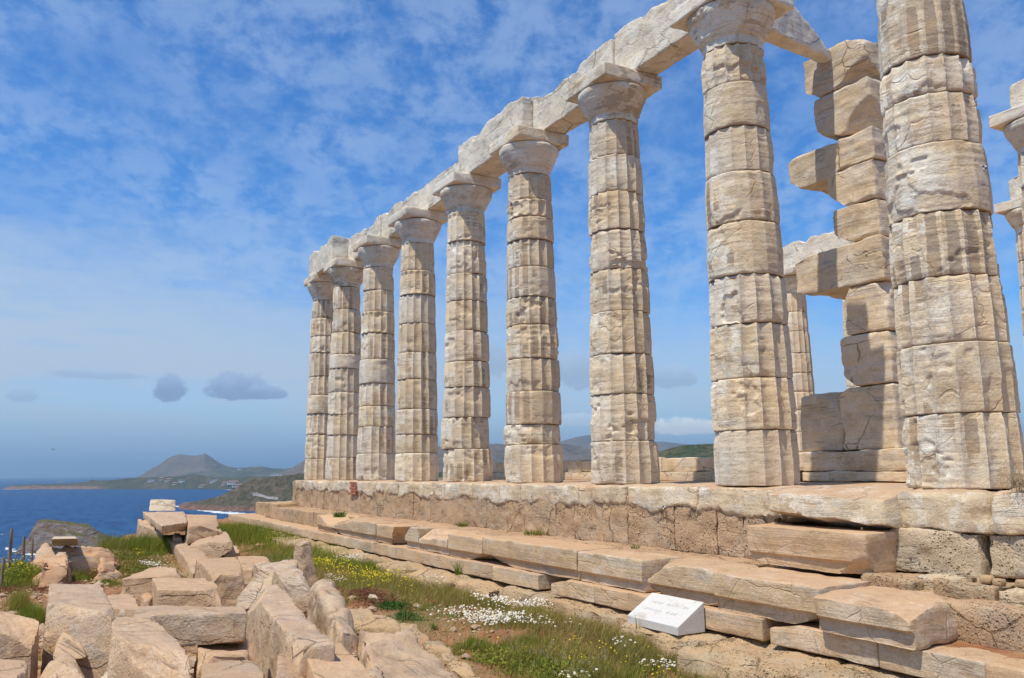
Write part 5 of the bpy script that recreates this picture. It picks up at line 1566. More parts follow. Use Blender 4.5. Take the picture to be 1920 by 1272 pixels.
class Plants:
    def __init__(self):
        self.v, self.q, self.t, self.c, self.n = [], [], [], [], 0

    def add(self, v, q, t, c):
        self.v.append(v)
        if len(q):
            self.q.append(q + self.n)
        if len(t):
            self.t.append(t + self.n)
        self.c.append(c)
        self.n += len(v)

    def blades(self, root, h, lean, width, col, seg=3):
        """tapering curved blades: root (n,3), height (n), lean (n,2) sideways reach, width (n), colour (n,3)"""
        n = len(root)
        a = np.random.default_rng(n).uniform(0, math.pi, n)
        side = np.stack([np.cos(a), np.sin(a), np.zeros(n)], -1)
        rows = []
        for s in range(seg):
            f = s / seg
            c = root + np.stack([lean[:, 0] * f ** 1.8, lean[:, 1] * f ** 1.8, h * f * (1 - 0.12 * f)], -1)
            w = (width * (1 - 0.75 * f) / 2)[:, None]
            rows += [c - side * w, c + side * w]
        tip = root + np.stack([lean[:, 0], lean[:, 1], h * 0.9], -1)
        m = 2 * seg + 1
        v = np.stack(rows + [tip], 1).reshape(-1, 3)
        base = (np.arange(n) * m)[:, None]
        q = np.concatenate([base + np.array([[2 * s, 2 * s + 1, 2 * s + 3, 2 * s + 2]]) for s in range(seg - 1)]) if seg > 1 else np.zeros((0, 4), int)
        t = base + np.array([[2 * seg - 2, 2 * seg - 1, 2 * seg]])
        self.add(v, q, t, np.repeat(col, m, 0))

    def discs(self, c, r, nrm, col, sides=6, centre=None):
        n = len(c)
        up = np.array([0, 0, 1.0])
        nrm = nrm / np.linalg.norm(nrm, axis=1, keepdims=True)
        e1 = np.cross(nrm, up + np.array([0.3, 0.1, 0]))
        e1 /= np.linalg.norm(e1, axis=1, keepdims=True)
        e2 = np.cross(nrm, e1)
        rows = [c + nrm * (r * 0.12)[:, None]]
        for s in range(sides):
            a = s / sides * 2 * math.pi
            rr = (r * (1.0 if s % 2 == 0 else 0.8))[:, None]
            rows.append(c + (e1 * math.cos(a) + e2 * math.sin(a)) * rr)
        v = np.stack(rows, 1).reshape(-1, 3)
        m = sides + 1
        base = (np.arange(n) * m)[:, None]
        t = np.concatenate([base + np.array([[0, 1 + s, 1 + (s + 1) % sides]]) for s in range(sides)])
        self.add(v, np.zeros((0, 4), int), t, np.repeat(col, m, 0))

    def leaves(self, c, size, col, rng, up=0.4):
        """small pointed leaves turned every way"""
        n = len(c)
        d = rng.normal(0, 1, (n, 3))
        d[:, 2] = np.abs(d[:, 2]) * up + 0.1
        d /= np.linalg.norm(d, axis=1, keepdims=True)
        s = np.cross(d, rng.normal(0, 1, (n, 3)))
        s /= np.linalg.norm(s, axis=1, keepdims=True)
        L = size[:, None]
        v = np.stack([c, c + d * L * 0.5 + s * L * 0.24, c + d * L, c + d * L * 0.5 - s * L * 0.24], 1).reshape(-1, 3)
        q = (np.arange(n) * 4)[:, None] + np.array([[0, 1, 2, 3]])
        self.add(v, q, np.zeros((0, 3), int), np.repeat(col, 4, 0))

    def build(self, name, mat, parent=None, origin=None):
        v = np.concatenate(self.v)
        q = np.concatenate(self.q) if self.q else None
        t = np.concatenate(self.t) if self.t else None
        c = np.concatenate(self.c)
        c = np.c_[c, np.ones(len(c))]
        return put_mesh(name, v, mat, parent, origin=origin, quads=q, tris=t, smooth=False, attrs={'tint': c})


def pick_cols(rng, n, cols, jit=0.18):
    cols = np.asarray(cols, float)
    w = rng.dirichlet(np.ones(len(cols)) * 0.8, n)
    c = w @ cols
    return np.clip(c * rng.uniform(1 - jit, 1 + jit, (n, 1)), 0.003, 1)


GREEN = [(0.174, 0.226, 0.024), (0.246, 0.278, 0.041), (0.114, 0.173, 0.022)]
YGREEN = [(0.290, 0.316, 0.044), (0.200, 0.267, 0.032), (0.399, 0.350, 0.076)]
DRY = [(0.428, 0.300, 0.108), (0.328, 0.204, 0.072), (0.252, 0.204, 0.054), (0.529, 0.396, 0.171)]
RUSTY = [(0.242, 0.099, 0.055), (0.308, 0.143, 0.077), (0.176, 0.088, 0.055)]
DEEP = [(0.049, 0.119, 0.021), (0.084, 0.168, 0.028), (0.070, 0.133, 0.028)]
WIND = np.array([0.25, 0.18])


def grass_patch(P, c, rx, ry, n, h0, h1, cols, seed, width=0.005, lean=0.5, clump=0.0, ang=0.0, onto=None):
    rng = np.random.default_rng(seed)
    if clump:
        k_ = max(3, int(n / 60))
        cc = rng.normal(0, 1, (k_, 2)) * 0.55
        pick = rng.integers(0, k_, n)
        uv = cc[pick] + rng.normal(0, clump, (n, 2))
    else:
        uv = rng.normal(0, 0.5, (n, 2))
    ca, sa = math.cos(ang), math.sin(ang)
    x = c[0] + uv[:, 0] * rx * ca - uv[:, 1] * ry * sa
    y = c[1] + uv[:, 0] * rx * sa + uv[:, 1] * ry * ca
    z = ground_z(x, y) - 0.01 if onto is None else np.full(n, onto)
    h = rng.uniform(h0, h1, n) * np.exp(-0.35 * (uv ** 2).sum(1))
    ln = rng.normal(0, 0.28, (n, 2)) + WIND * lean
    P.blades(np.stack([x, y, z], -1), h, ln * h[:, None], width * rng.uniform(0.7, 1.4, n), pick_cols(rng, n, cols))


def leaf_patch(P, c, rx, ry, n, hmax, size, cols, seed, ang=0.0):
    rng = np.random.default_rng(seed)
    uv = rng.normal(0, 0.5, (n, 2))
    ca, sa = math.cos(ang), math.sin(ang)
    x = c[0] + uv[:, 0] * rx * ca - uv[:, 1] * ry * sa
    y = c[1] + uv[:, 0] * rx * sa + uv[:, 1] * ry * ca
    z = ground_z(x, y) + rng.uniform(0, hmax, n) * np.exp(-0.6 * (uv ** 2).sum(1))
    P.leaves(np.stack([x, y, z], -1), size * rng.uniform(0.6, 1.4, n), pick_cols(rng, n, cols), rng)


def flower_patch(P, S_, c, rx, ry, n, h0, h1, kind, seed, ang=0.0, clump=0.25):
    rng = np.random.default_rng(seed)
    k_ = max(2, n // 40)
    cc = rng.normal(0, 0.45, (k_, 2))
    uv = cc[rng.integers(0, k_, n)] + rng.normal(0, clump, (n, 2))
    ca, sa = math.cos(ang), math.sin(ang)
    x = c[0] + uv[:, 0] * rx * ca - uv[:, 1] * ry * sa
    y = c[1] + uv[:, 0] * rx * sa + uv[:, 1] * ry * ca
    h = rng.uniform(h0, h1, n)
    root = np.stack([x, y, ground_z(x, y)], -1)
    lean = rng.normal(0, 0.15, (n, 2)) * h[:, None]
    head = root + np.stack([lean[:, 0], lean[:, 1], h * 0.9], -1)
    S_.blades(root, h, lean, np.full(n, 0.003), pick_cols(rng, n, YGREEN), seg=2)
    nrm = np.stack([rng.normal(0.25, 0.35, n), rng.normal(-0.3, 0.35, n), np.ones(n)], -1)
    if kind == 'daisy':
        r = rng.uniform(0.009, 0.014, n)
        P.discs(head, r, nrm, np.tile([[0.80, 0.80, 0.76]], (n, 1)) * rng.uniform(0.85, 1, (n, 1)), sides=10)
        P.discs(head + nrm / np.linalg.norm(nrm, axis=1, keepdims=True) * 0.003, r * 0.36, nrm, np.tile([[0.75, 0.48, 0.04]], (n, 1)), sides=6)
    else:
        r = rng.uniform(0.007, 0.012, n)
        P.discs(head, r, nrm, np.tile([[0.80, 0.62, 0.02]], (n, 1)) * rng.uniform(0.8, 1, (n, 1)), sides=6)


# grass and low plants of the strip along the temple: denser and barer patches
G = Plants()
rng = np.random.default_rng(77)
n = 130000
x = -15.5 + 17.5 * rng.uniform(0, 1, n) ** 0.75
wid = rng.uniform(0, 1, n)
y = -3.75 + wid * 1.95 - 0.25 * (x > -3) * wid
pp = np.stack([x, y, np.zeros(n)], -1)
den = fbm(pp, (0.8, 1.5, 1), 4, 12.0)
bare = np.exp(-(((x + 6.7) / 1.3) ** 2 + ((y + 3.3) / 0.45) ** 2)) + 0.8 * np.exp(-(((x + 3.4) / 0.9) ** 2 + ((y + 3.25) / 0.3) ** 2))
keep = den - 1.2 * bare + 0.18 * rng.normal(0, 1, n) > 0.06
x, y, pp, den = x[keep], y[keep], pp[keep], den[keep]
n = len(x)
hue = fbm(pp, (0.9, 1.3, 1), 3, 15.0) + 0.2 * rng.normal(0, 1, n)
col = np.where((hue > 0.16)[:, None], pick_cols(rng, n, DRY), np.where((hue > -0.25)[:, None], pick_cols(rng, n, YGREEN + DRY[:2]), pick_cols(rng, n, GREEN)))
h = rng.uniform(0.02, 0.12, n) * (0.7 + 1.6 * np.clip(fbm(pp, 2.2, 3, 33.0), 0, 1))
G.blades(np.stack([x, y, ground_z(x, y) - 0.005], -1), h, (rng.normal(0, 0.4, (n, 2)) + WIND * 0.5) * h[:, None], rng.uniform(0.003, 0.006, n), col, seg=2)
# small leaves between the blades
n = 45000
x = -14 + 16 * rng.uniform(0, 1, n) ** 0.7
y = rng.uniform(-3.75, -2.05, n)
pp = np.stack([x, y, np.zeros(n)], -1)
keep = (fbm(pp, (1.1, 1.6, 1), 4, 22.0) + 0.2 * rng.normal(0, 1, n) > 0.1)
x, y, pp = x[keep], y[keep], pp[keep]
hue = fbm(pp, 1.5, 3, 25.0)
n = len(x)
col = np.where((hue > 0.05)[:, None], pick_cols(rng, n, RUSTY + DRY[:2]), pick_cols(rng, n, GREEN + DEEP))
G.leaves(np.stack([x, y, ground_z(x, y) + rng.uniform(0, 0.05, n)], -1), rng.uniform(0.012, 0.03, n), col, rng)
# tall grass
A = 0.12
for (c, rx, ry, cnt, h0, h1, cols, cl) in [
        ((-18.31,-2.26,-1.5), 3.6, 0.9, 5200, 0.22, 0.50, GREEN + YGREEN, 0.18),
        ((-20.61,-2.21,-1.5), 3.0, 0.7, 2200, 0.2, 0.42, GREEN + YGREEN, 0.2),
        ((-16.43,-1.91,-1.5), 2.6, 0.6, 3000, 0.15, 0.42, YGREEN + GREEN, 0.2),
        ((-13.27,-2.03,-1.5), 2.2, 0.6, 4200, 0.15, 0.40, YGREEN, 0.2),
        ((-10.87,-2.43,-1.5), 1.5, 0.5, 3000, 0.12, 0.3, YGREEN + GREEN, 0.25),
        ((-12.51,-2.79,-1.5), 1.6, 0.5, 1600, 0.06, 0.16, GREEN, 0.3),
        ((-7.97,-2.48,-1.5), 1.1, 0.45, 3200, 0.10, 0.24, YGREEN + DRY[:1], 0.3),
        ((-6.83,-2.34,-1.5), 1.0, 0.35, 2600, 0.10, 0.24, YGREEN + DRY, 0.3),
        ((-5.64,-2.32,-1.5), 0.8, 0.4, 2600, 0.10, 0.22, DRY + YGREEN, 0.3),
        ((-3.8,-2.34,-1.5), 0.7, 0.35, 2600, 0.10, 0.24, YGREEN + DRY, 0.3),
        ((-2.7,-2.3,-1.5), 0.7, 0.35, 3400, 0.08, 0.22, DRY + YGREEN[:1], 0.3),
        ((-2.16,-3.25,-1.5), 0.5, 0.35, 2600, 0.10, 0.22, YGREEN + DRY, 0.3),
        ((-1.65,-2.44,-1.5), 0.5, 0.3, 2600, 0.08, 0.2, DRY + GREEN, 0.3),
        ((-2.02,-1.96,-1.5), 0.3, 0.2, 900, 0.08, 0.18, GREEN, 0.3),
        ((-1.21,-2.14,-1.5), 0.25, 0.16, 700, 0.08, 0.2, GREEN, 0.35),
        ((-1.55,-3.11,-1.5), 0.4, 0.3, 1800, 0.08, 0.2, GREEN + DRY, 0.3),
        ((-2.94,-3.39,-1.5), 0.4, 0.25, 900, 0.06, 0.18, GREEN + YGREEN, 0.15),
        ((-2.63,-2.91,-1.5), 0.45, 0.25, 1300, 0.06, 0.2, GREEN + YGREEN + DRY[:1], 0.15),
        ((-2.02,-2.82,-1.5), 0.45, 0.25, 1300, 0.06, 0.2, YGREEN + DRY, 0.15),
        ((-2.18,-2.22,-1.5), 0.45, 0.25, 2400, 0.06, 0.2, YGREEN + DRY, 0.3),
        ((-2.4,-1.58,-1.5), 0.45, 0.2, 2000, 0.06, 0.2, DRY + YGREEN, 0.3),
        ((-1.35,-2.9,-1.5), 0.35, 0.25, 1000, 0.06, 0.2, GREEN + YGREEN, 0.15),
        ((-4.17,-1.61,-1.5), 0.6, 0.25, 2200, 0.06, 0.2, DRY + YGREEN, 0.3),
        ((-9.38,-2.14,-1.5), 1.0, 0.3, 2400, 0.10, 0.22, YGREEN + GREEN, 0.3)]:
    grass_patch(G, c, rx, ry, cnt, h0, h1, cols, int(abs(c[0] * 97)) + cnt, clump=cl, ang=A, width=0.006 if c[0] > -9 else 0.010)
leaf_patch(G, (-5.91,-3.13,-1.52), 0.34, 0.16, 3000, 0.05, 0.03, DEEP, 5)
leaf_patch(G, (-5.06,-3.28,-1.52), 0.22, 0.14, 1500, 0.04, 0.03, DEEP, 6)
leaf_patch(G, (-6.81,-3.15,-1.52), 0.9, 0.3, 3800, 0.04, 0.03, RUSTY, 7)
leaf_patch(G, (-1.76,-3.27,-1.52), 0.5, 0.3, 3000, 0.10, 0.035, GREEN + YGREEN, 8)
leaf_patch(G, (-2.35,-3.36,-1.52), 0.4, 0.3, 2200, 0.10, 0.035, GREEN + YGREEN, 9)
leaf_patch(G, (-1.46,-1.98,-1.52), 0.2, 0.12, 900, 0.10, 0.04, GREEN + YGREEN, 10)
n = 5200
x = -15 + 16.5 * rng.uniform(0, 1, n) ** 0.75
y = rng.uniform(-3.75, -2.05, n)
pp = np.stack([x, y, np.zeros(n)], -1)
keep = fbm(pp, (0.9, 1.4, 1), 4, 44.0) + 0.2 * rng.normal(0, 1, n) > 0.0
x, y = x[keep], y[keep]
n = len(x)
h = rng.uniform(0.10, 0.30, n)
G.blades(np.stack([x, y, ground_z(x, y)], -1), h, (rng.normal(0, 0.25, (n, 2)) + WIND) * h[:, None], rng.uniform(0.003, 0.005, n), pick_cols(rng, n, [(0.50, 0.42, 0.22), (0.40, 0.36, 0.13), (0.30, 0.30, 0.08)]))
# low rosettes of broader leaves
for i in range(150):
    x = -13 + 14.5 * rng.uniform() ** 0.7
    y = rng.uniform(-3.7, -2.1)
    z = gz1(x, y)
    m_ = int(rng.integers(10, 26))
    a = rng.uniform(0, 2 * math.pi, m_)
    L_ = rng.uniform(0.05, 0.13) * rng.uniform(0.6, 1.1, m_)
    G.blades(np.stack([np.full(m_, x), np.full(m_, y), np.full(m_, z)], -1) + rng.normal(0, 0.012, (m_, 3)) * [1, 1, 0], L_ * rng.uniform(0.35, 0.9, m_), np.stack([np.cos(a), np.sin(a)], -1) * L_[:, None], rng.uniform(0.009, 0.017, m_),
             pick_cols(rng, m_, [GREEN + DEEP, YGREEN + GREEN, RUSTY + DRY[1:2]][i % 3]))
o = G.build('strip_grass', M['leaf'])
tag(o, 'mixed dry and green grass on the strip along the temple', None, None, 'stuff')

# plants on the left, by the sea
L = Plants()
for (c, rx, ry, cnt, h0, h1, cols, cl) in [
        ((-17.21,-4.95,-1.42), 1.5, 0.6, 1900, 0.15, 0.55, GREEN + YGREEN[:1], 0.2),
        ((-17.0,-5.59,-1.42), 1.4, 0.5, 900, 0.12, 0.45, GREEN + DRY[:1], 0.2),
        ((-16.49,-4.8,-1.45), 1.0, 0.4, 1100, 0.15, 0.5, YGREEN + GREEN, 0.2),
        ((-14.43,-5.08,-1.5), 1.4, 0.5, 1100, 0.05, 0.15, GREEN, 0.3),
        ((-12.01,-7.53,-1.5), 0.9, 0.5, 2600, 0.12, 0.36, YGREEN + GREEN, 0.3),
        ((-12.1,-6.66,-1.5), 0.9, 0.3, 1900, 0.10, 0.34, YGREEN + GREEN, 0.25),
        ((-7.41,-7.21,-1.5), 0.22, 0.16, 1100, 0.12, 0.30, GREEN + YGREEN, 0.35),
        ((-8.47,-7.36,-1.5), 0.16, 0.12, 500, 0.15, 0.40, YGREEN + DRY[:1], 0.35),
        ((-10.28,-6.16,-1.5), 0.5, 0.15, 900, 0.03, 0.10, GREEN, 0.3),
        ((-12.47,-6.23,-1.4), 0.7, 0.3, 900, 0.06, 0.2, GREEN + DRY[:1], 0.3)]:
    grass_patch(L, c, rx, ry, cnt, h0, h1, cols, int(abs(c[0] * 131)) + cnt, clump=cl, ang=A, width=0.007 if c[0] > -9 else 0.010)
leaf_patch(L, (-11.37,-6.84,-1.5), 1.5, 0.5, 5000, 0.04, 0.035, RUSTY, 11)
leaf_patch(L, (-11.05,-7.51,-1.5), 1.0, 0.5, 2600, 0.05, 0.035, RUSTY, 12)
leaf_patch(L, (-12.26,-5.54,-1.5), 1.4, 0.5, 3800, 0.04, 0.035, GREEN + RUSTY[:1], 13)
leaf_patch(L, (-14.53,-5.57,-1.5), 1.3, 0.5, 2600, 0.05, 0.04, GREEN + RUSTY[:1], 14)
leaf_patch(L, (-12.27,-7.54,-1.5), 0.8, 0.4, 3000, 0.25, 0.05, GREEN + YGREEN, 15)
for i, c in enumerate([(-6.79,-6.27,-1.5), (-5.1,-6.52,-1.5), (-4.52,-7.16,-1.5), (-4.48,-5.79,-1.5), (-6.31,-4.85,-1.5), (-6.51,-3.63,-1.5), (-8.53,-5.77,-1.5), (-8.32,-4.72,-1.5), (-3.43,-4.83,-1.5), (-3.87,-4.37,-1.5), (-10.12,-5.04,-1.5), (-9.96,-5.92,-1.5)]):
    grass_patch(L, c, 0.25, 0.25, 150, 0.06, 0.26, [GREEN, YGREEN, DRY][i % 3] + YGREEN, 900 + i, clump=0.4, width=0.006)
o = L.build('sea_edge_plants', M['leaf'])
tag(o, 'grass and low plants among the rocks above the sea', None, None, 'stuff')

F1, S1 = Plants(), Plants()
DA = 0.35
flower_patch(F1, S1, (-4.01,-2.67,-1.5), 0.75, 0.26, 640, 0.06, 0.16, 'daisy', 41, DA, 0.3)
flower_patch(F1, S1, (-4.43,-2.01,-1.5), 0.55, 0.16, 200, 0.08, 0.18, 'daisy', 42, DA, 0.3)
flower_patch(F1, S1, (-4.95,-2.06,-1.5), 0.4, 0.12, 110, 0.06, 0.14, 'daisy', 43, DA, 0.3)
flower_patch(F1, S1, (-7.01,-2.02,-1.5), 0.7, 0.16, 170, 0.08, 0.18, 'daisy', 44, 0.2, 0.3)
flower_patch(F1, S1, (-11.03,-2.05,-1.5), 0.8, 0.2, 170, 0.12, 0.22, 'daisy', 45, 0.1, 0.35)
flower_patch(F1, S1, (-8.59,-3.05,-1.5), 0.4, 0.12, 40, 0.06, 0.14, 'daisy', 46, 0.1, 0.35)
flower_patch(F1, S1, (-1.31,-2.38,-1.5), 0.18, 0.10, 40, 0.05, 0.12, 'daisy', 47, 0.1, 0.35)
flower_patch(F1, S1, (-2.08,-2.36,-1.5), 0.2, 0.10, 34, 0.05, 0.12, 'daisy', 48, 0.1, 0.35)
flower_patch(F1, S1, (-1.45,-3.31,-1.5), 0.2, 0.10, 30, 0.05, 0.12, 'daisy', 49, 0.1, 0.35)
flower_patch(F1, S1, (-13.33,-5.25,-1.5), 1.2, 0.2, 150, 0.04, 0.10, 'daisy', 50, 0.1, 0.3)
o = F1.build('daisies', M['petal'])
tag(o, 'patches of small white daisies in the grass', None, None, 'stuff')
F2 = Plants()
flower_patch(F2, S1, (-9.59,-2.82,-1.5), 1.3, 0.35, 420, 0.12, 0.26, 'yellow', 61, 0.1, 0.35)
flower_patch(F2, S1, (-7.72,-2.45,-1.5), 1.1, 0.35, 320, 0.10, 0.24, 'yellow', 62, 0.1, 0.35)
flower_patch(F2, S1, (-13.87,-1.86,-1.5), 2.0, 0.5, 320, 0.15, 0.35, 'yellow', 63, 0.1, 0.35)
flower_patch(F2, S1, (-1.76,-3.0,-1.5), 0.7, 0.35, 110, 0.03, 0.10, 'yellow', 64, 0.1, 0.4)
flower_patch(F2, S1, (-1.99,-2.48,-1.5), 0.7, 0.3, 80, 0.03, 0.10, 'yellow', 65, 0.1, 0.4)
flower_patch(F2, S1, (-12.36,-7.54,-1.5), 0.8, 0.45, 330, 0.2, 0.42, 'yellow', 66, 0.1, 0.4)
flower_patch(F2, S1, (-12.17,-6.49,-1.5), 0.5, 0.25, 130, 0.15, 0.36, 'yellow', 67, 0.1, 0.4)
flower_patch(F2, S1, (-14.57,-5.4,-1.45), 0.35, 0.12, 26, 0.08, 0.2, 'yellow', 68, 0.1, 0.4)
o = F2.build('yellow_flowers', M['petal'])
tag(o, 'small yellow flowers scattered through the grass', None, None, 'stuff')
o = S1.build('flower_stems', M['leaf'])
tag(o, 'thin green stems of the flowers', None, None, 'stuff')


# single plants
def tuft(name, label, c, n, h0, h1, r, cols, seed, cat='plant', group=None, width=0.006, spread=0.55):
    rng = np.random.default_rng(seed)
    P = Plants()
    a = rng.uniform(0, 2 * math.pi, n)
    rr = r * np.sqrt(rng.uniform(0, 1, n))
    root = np.stack([c[0] + rr * np.cos(a), c[1] + rr * np.sin(a), np.full(n, c[2])], -1)
    h = rng.uniform(h0, h1, n)
    out = np.stack([np.cos(a), np.sin(a)], -1) * (spread * rr / max(r, 1e-6))[:, None] + rng.normal(0, 0.15, (n, 2)) + WIND * 0.2
    P.blades(root, h, out * h[:, None], width * rng.uniform(0.7, 1.3, n), pick_cols(rng, n, cols))
    o = P.build(name, M['leaf'], origin=c)
    return tag(o, label, cat, group)


tuft('weed', 'bushy green weed at the foot of the lowest step, left of its gap', (-7.01,-1.61,-1.33), 260, 0.10, 0.26, 0.10, GREEN + YGREEN, 201, width=0.009)
tuft('weed', 'thin dry weed at the foot of the lowest step, left of the bushy one', (-9.02,-1.55,-1.32), 70, 0.06, 0.16, 0.06, GREEN + DRY, 202)
tuft('weed', 'small bright weed in the joint of the lowest step, right of the plaque', (-0.99,-1.57,-1.32), 90, 0.05, 0.10, 0.04, YGREEN + GREEN, 203)
tuft('weed', 'tiny bright weed at the foot of the lowest step below the worn end block', (-0.67,-1.56,-1.32), 60, 0.03, 0.06, 0.03, YGREEN + GREEN, 204)
tuft('weed', 'green weed growing on the worn step block at the far end', (-13.34,-1.49,-0.75), 160, 0.08, 0.18, 0.14, DEEP + GREEN, 205, width=0.012)
tuft('weed', 'small weed at the foot of the porous wall, behind the scooped block', (-8.87,-0.69,-0.76), 110, 0.05, 0.12, 0.09, GREEN + DRY[:1], 206, width=0.01)
tuft('weed', 'creeping dry weed on the ledge below the middle of the porous wall', (-6.36,-0.69,-0.75), 200, 0.04, 0.10, 0.20, GREEN + DRY[:1], 207, width=0.01)
tuft('weed', 'small weed on the ledge behind the squared end block', (-3.65,-0.92,-0.75), 60, 0.03, 0.08, 0.05, GREEN, 208)
tuft('weed', 'green weed at the grey porous block near the right edge', (0.39,-0.29,-0.7), 70, 0.02, 0.06, 0.04, DEEP, 209)
tuft('weed', 'flat green weed on the soil at the right edge', (0.81,-1.01,-1.1), 160, 0.01, 0.04, 0.09, DEEP + DRY[:1], 210)
tuft('weed', 'green weed by the projecting stones at the far end of the platform', (-21.0,0.01,-1.2), 130, 0.08, 0.2, 0.16, GREEN + DEEP, 211, width=0.014)
tuft('weed', 'tall thin weed at the foot of the marble plaque', (-2.17,-2.05,-1.34), 16, 0.08, 0.24, 0.03, YGREEN + DRY[:1], 212, width=0.004, spread=0.2)

# grasses with pale oval heads, standing at the bottom of the picture
rng = np.random.default_rng(91)
M['seed'] = leaf_mat('pale_seed_heads', 0.3)
spots = [(-1.35,-3.73,-1.5), (-1.45,-3.57,-1.5), (-1.21,-3.56,-1.5), (-1.13,-3.56,-1.5), (-1.26,-3.4,-1.5), (-1.05,-3.43,-1.5), (-1.11,-3.29,-1.5), (-1.61,-3.42,-1.5), (-1.88,-3.63,-1.5), (-2.12,-3.41,-1.5), (-1.02,-3.26,-1.5), (-2.51,-3.39,-1.5), (-2.72,-3.36,-1.5), (-1.85,-3.38,-1.5)]
for i, c in enumerate(spots):
    t = thing('oval_headed_grass', 'tall green grass stem with pale oval seed heads at the bottom of the grass strip', 'plant', (c[0], c[1], gz1(c[0], c[1])), 'grass stems with pale oval heads')
    P, Hd = Plants(), Plants()
    for j in range(rng.integers(2, 4)):
        h = rng.uniform(0.16, 0.34)
        ln = np.array([[rng.normal(0.03, 0.05), rng.normal(0.02, 0.05)]])
        z0 = gz1(c[0], c[1])
        root = np.array([[c[0] + rng.normal(0, 0.02), c[1] + rng.normal(0, 0.02), z0]])
        P.blades(root, np.array([h]), ln, np.array([0.006]), pick_cols(rng, 1, YGREEN), seg=3)
        for q in range(5):
            P.blades(root + rng.normal(0, 0.008, (1, 3)) * [1, 1, 0], np.array([h * rng.uniform(0.3, 0.6)]), rng.normal(0, 0.05, (1, 2)), np.array([0.006]), pick_cols(rng, 1, GREEN), seg=3)
        tip = root[0] + np.array([ln[0, 0], ln[0, 1], h * 0.9])
        nn_ = 70
        a = rng.uniform(0, 2 * math.pi, nn_)
        s = rng.uniform(0, 1, nn_)
        rad_ = 0.0075 * np.sin(math.pi * (0.1 + 0.85 * s)) 
        cpos = tip + np.stack([rad_ * np.cos(a), rad_ * np.sin(a), -0.006 + s * 0.034], -1)
        Hd.blades(cpos, np.full(nn_, 0.010), np.stack([np.cos(a), np.sin(a)], -1) * 0.004, np.full(nn_, 0.0022), pick_cols(rng, nn_, [(0.42, 0.40, 0.25), (0.55, 0.52, 0.38), (0.28, 0.30, 0.14)]), seg=1)
    P.build('stem', M['leaf'], t, origin=t.location)
    Hd.build('seed_head', M['seed'], t, origin=t.location)

# dry shrub on the platform beside the right hand column
sh = thing('dry_shrub', 'dry twiggy shrub at the foot of the right hand column', 'shrub', (0.48,-0.05,0.0))
P, Lf = Plants(), Plants()
rng = np.random.default_rng(93)
c0 = np.array((0.81,-0.6,0.03)) + np.array([0.03, 0.0, 0])
c0[2] = 0.0
ends = []
for i in range(46):
    d = np.array([rng.normal(-0.15, 0.45), rng.normal(-0.1, 0.25), rng.uniform(0.15, 1.0)])
    d = d / np.linalg.norm(d) * rng.uniform(0.08, 0.22)
    r0 = c0 + np.array([rng.normal(0, 0.035), rng.normal(0, 0.02), 0])
    P.blades(r0[None], np.array([d[2] / 0.9]), d[None, :2], np.array([0.004]), pick_cols(rng, 1, [(0.22, 0.15, 0.10), (0.30, 0.22, 0.15)]), seg=3)
    for j in range(9):
        f = rng.uniform(0.35, 1.0)
        q = r0 + np.array([d[0] * f ** 1.8, d[1] * f ** 1.8, d[2] * f])
        e = rng.normal(0, 0.03, 3)
        P.blades(q[None], np.array([max(0.008, abs(e[2]))]), e[None, :2], np.array([0.0025]), pick_cols(rng, 1, [(0.26, 0.18, 0.12), (0.36, 0.27, 0.18)]), seg=2)
        ends.append(q + e * 0.8)
ends = np.array(ends)
Lf.leaves(ends, rng.uniform(0.008, 0.018, len(ends)), pick_cols(rng, len(ends), [(0.36, 0.28, 0.16), (0.28, 0.24, 0.12), (0.46, 0.36, 0.24)]), rng)
P.build('twigs', M['leaf'], sh, origin=sh.location)
Lf.build('leaves', M['leaf'], sh, origin=sh.location)

# ---------------------------------------------------------------- fence posts at the left edge
m, k = new_mat('grey_post_wood')
pos = k.n('ShaderNodeNewGeometry').outputs['Position']
w_ = k.noise(k.mapping(pos, scale=(30, 30, 2)), 1.0, 5.0, 0.6)
k.surface(k.ramp(w_, [(0.35, (0.16, 0.12, 0.09)), (0.6, (0.34, 0.28, 0.22))]), 0.9, k.bump(w_, 0.5, 0.01))
for i, (pt, pbm, wd_, lab) in enumerate([((-12.1,-7.57,-0.67), (-12.25,-7.58,-1.47), 0.032, 'tallest wooden post at the left, leaning slightly to the right'),
                                        ((-13.55,-7.39,-0.89), (-13.66,-7.36,-1.61), 0.028, 'middle wooden post at the left, against the surf'),
                                        ((-15.24,-7.25,-1.03), (-15.35,-7.22,-1.74), 0.026, 'right hand wooden post at the left, in front of the islet'),
                                        ((-11.04,-7.63,-1.05), (-11.12,-7.65,-1.42), 0.024, 'short wooden post among the yellow flowers at the left edge')]):
    a, b = np.array(pt), np.array(pbm)
    b[2] = min(b[2], gz1(b[0], b[1])) - 0.25
    n_, mh = 10, 14
    th = np.arange(n_) / n_ * 2 * math.pi
    V = []
    for j in range(mh):
        f = j / (mh - 1)
        c_ = b + (a - b) * f
        r_ = wd_ * (1 - 0.12 * f) * (1 + 0.06 * np.sin(th * 3 + j)) * (0.75 if j == mh - 1 else 1)
        V.append(np.stack([c_[0] + r_ * np.cos(th), c_[1] + r_ * np.sin(th), np.full(n_, c_[2] + (0.004 if j == mh - 1 else 0))], -1))
    V = np.concatenate(V)
    o = put_mesh('wooden_post', V, m, quads=grid_quads(n_, mh, True), polys=[list(range(n_ * (mh - 1), n_ * mh))], sharp=40)
    tag(o, lab, 'post', 'wooden posts at the left edge')

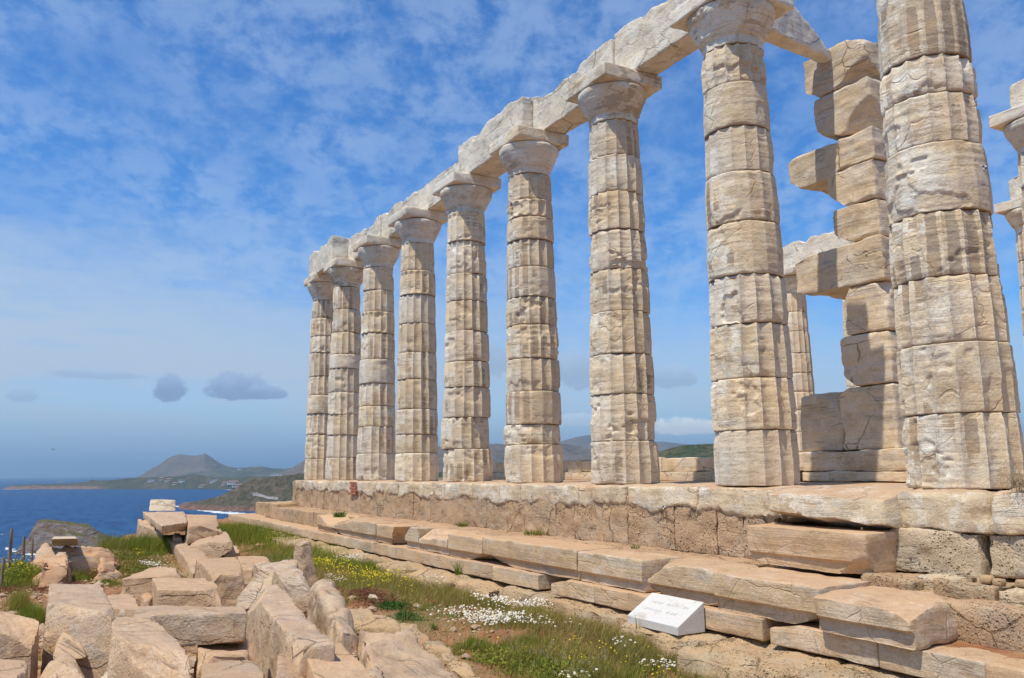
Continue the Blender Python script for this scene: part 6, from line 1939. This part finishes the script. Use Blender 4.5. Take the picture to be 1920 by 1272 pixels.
# ---------------------------------------------------------------- bird over the sea
m, k = new_mat('bird_feathers')
k.surface((0.10, 0.10, 0.11), 0.8)
bp = Vector((-178.67,-4.63,5.13))
right_ = Vector(cam_rot[i][0] for i in range(3)) if False else Vector([cam_rot[0][0], cam_rot[1][0], cam_rot[2][0]])
V, Q = [], []
bodyp = [(-0.22, 0.02), (-0.12, 0.05), (0.0, 0.065), (0.12, 0.05), (0.2, 0.035), (0.26, 0.005)]
for s, r_ in bodyp:
    for a in range(8):
        t_ = a / 8 * 2 * math.pi
        V.append((s, r_ * math.cos(t_), r_ * math.sin(t_)))
Q = grid_quads(8, len(bodyp), True).tolist()
for sgn in (1, -1):
    i0 = len(V)
    for (y_, z_, x0_, x1_) in ((0.03, 0.03, -0.10, 0.12), (0.25, 0.12, -0.10, 0.13), (0.45, 0.13, -0.12, 0.06), (0.66, 0.09, -0.14, -0.08)):
        for xx in (x0_, x1_):
            for dz_ in (0.0, 0.012):
                V.append((xx, sgn * y_, z_ + dz_))
    for s in range(3):
        a = i0 + 4 * s
        Q += [(a, a + 2, a + 6, a + 4), (a + 1, a + 5, a + 7, a + 3), (a, a + 4, a + 5, a + 1), (a + 2, a + 3, a + 7, a + 6)]
V = np.array(V)
R_ = np.array(Matrix.Rotation(2.6, 3, 'Z') @ Matrix.Rotation(0.35, 3, 'X'))
o = put_mesh('bird', V @ R_.T + np.array(bp), m, quads=Q)
tag(o, 'small dark bird gliding over the sea at the left', 'bird')

# ---------------------------------------------------------------- air between here and the hills
HZ = 1
if HZ:
    c = np.array(box8(-46000, 46000, -46000, 46000, SEA - 6, 420))
    q = [(3, 2, 1, 0), (4, 5, 6, 7), (0, 1, 5, 4), (1, 2, 6, 5), (2, 3, 7, 6), (3, 0, 4, 7)]
    m, k = new_mat('sea_air')
    pv = k.n('ShaderNodeVolumePrincipled')
    pv.inputs['Color'].default_value = (0.52, 0.78, 1.0, 1)
    pv.inputs['Density'].default_value = 7e-5
    pv.inputs['Anisotropy'].default_value = 0.3
    om = k.n('ShaderNodeOutputMaterial')
    m.node_tree.links.new(pv.outputs[0], om.inputs['Volume'])
    o = put_mesh('haze', c, m, quads=q, smooth=False, origin=(0, 0, SEA - 6))
    tag(o, 'thin blue sea haze between the temple and the far hills', None, None, 'stuff')
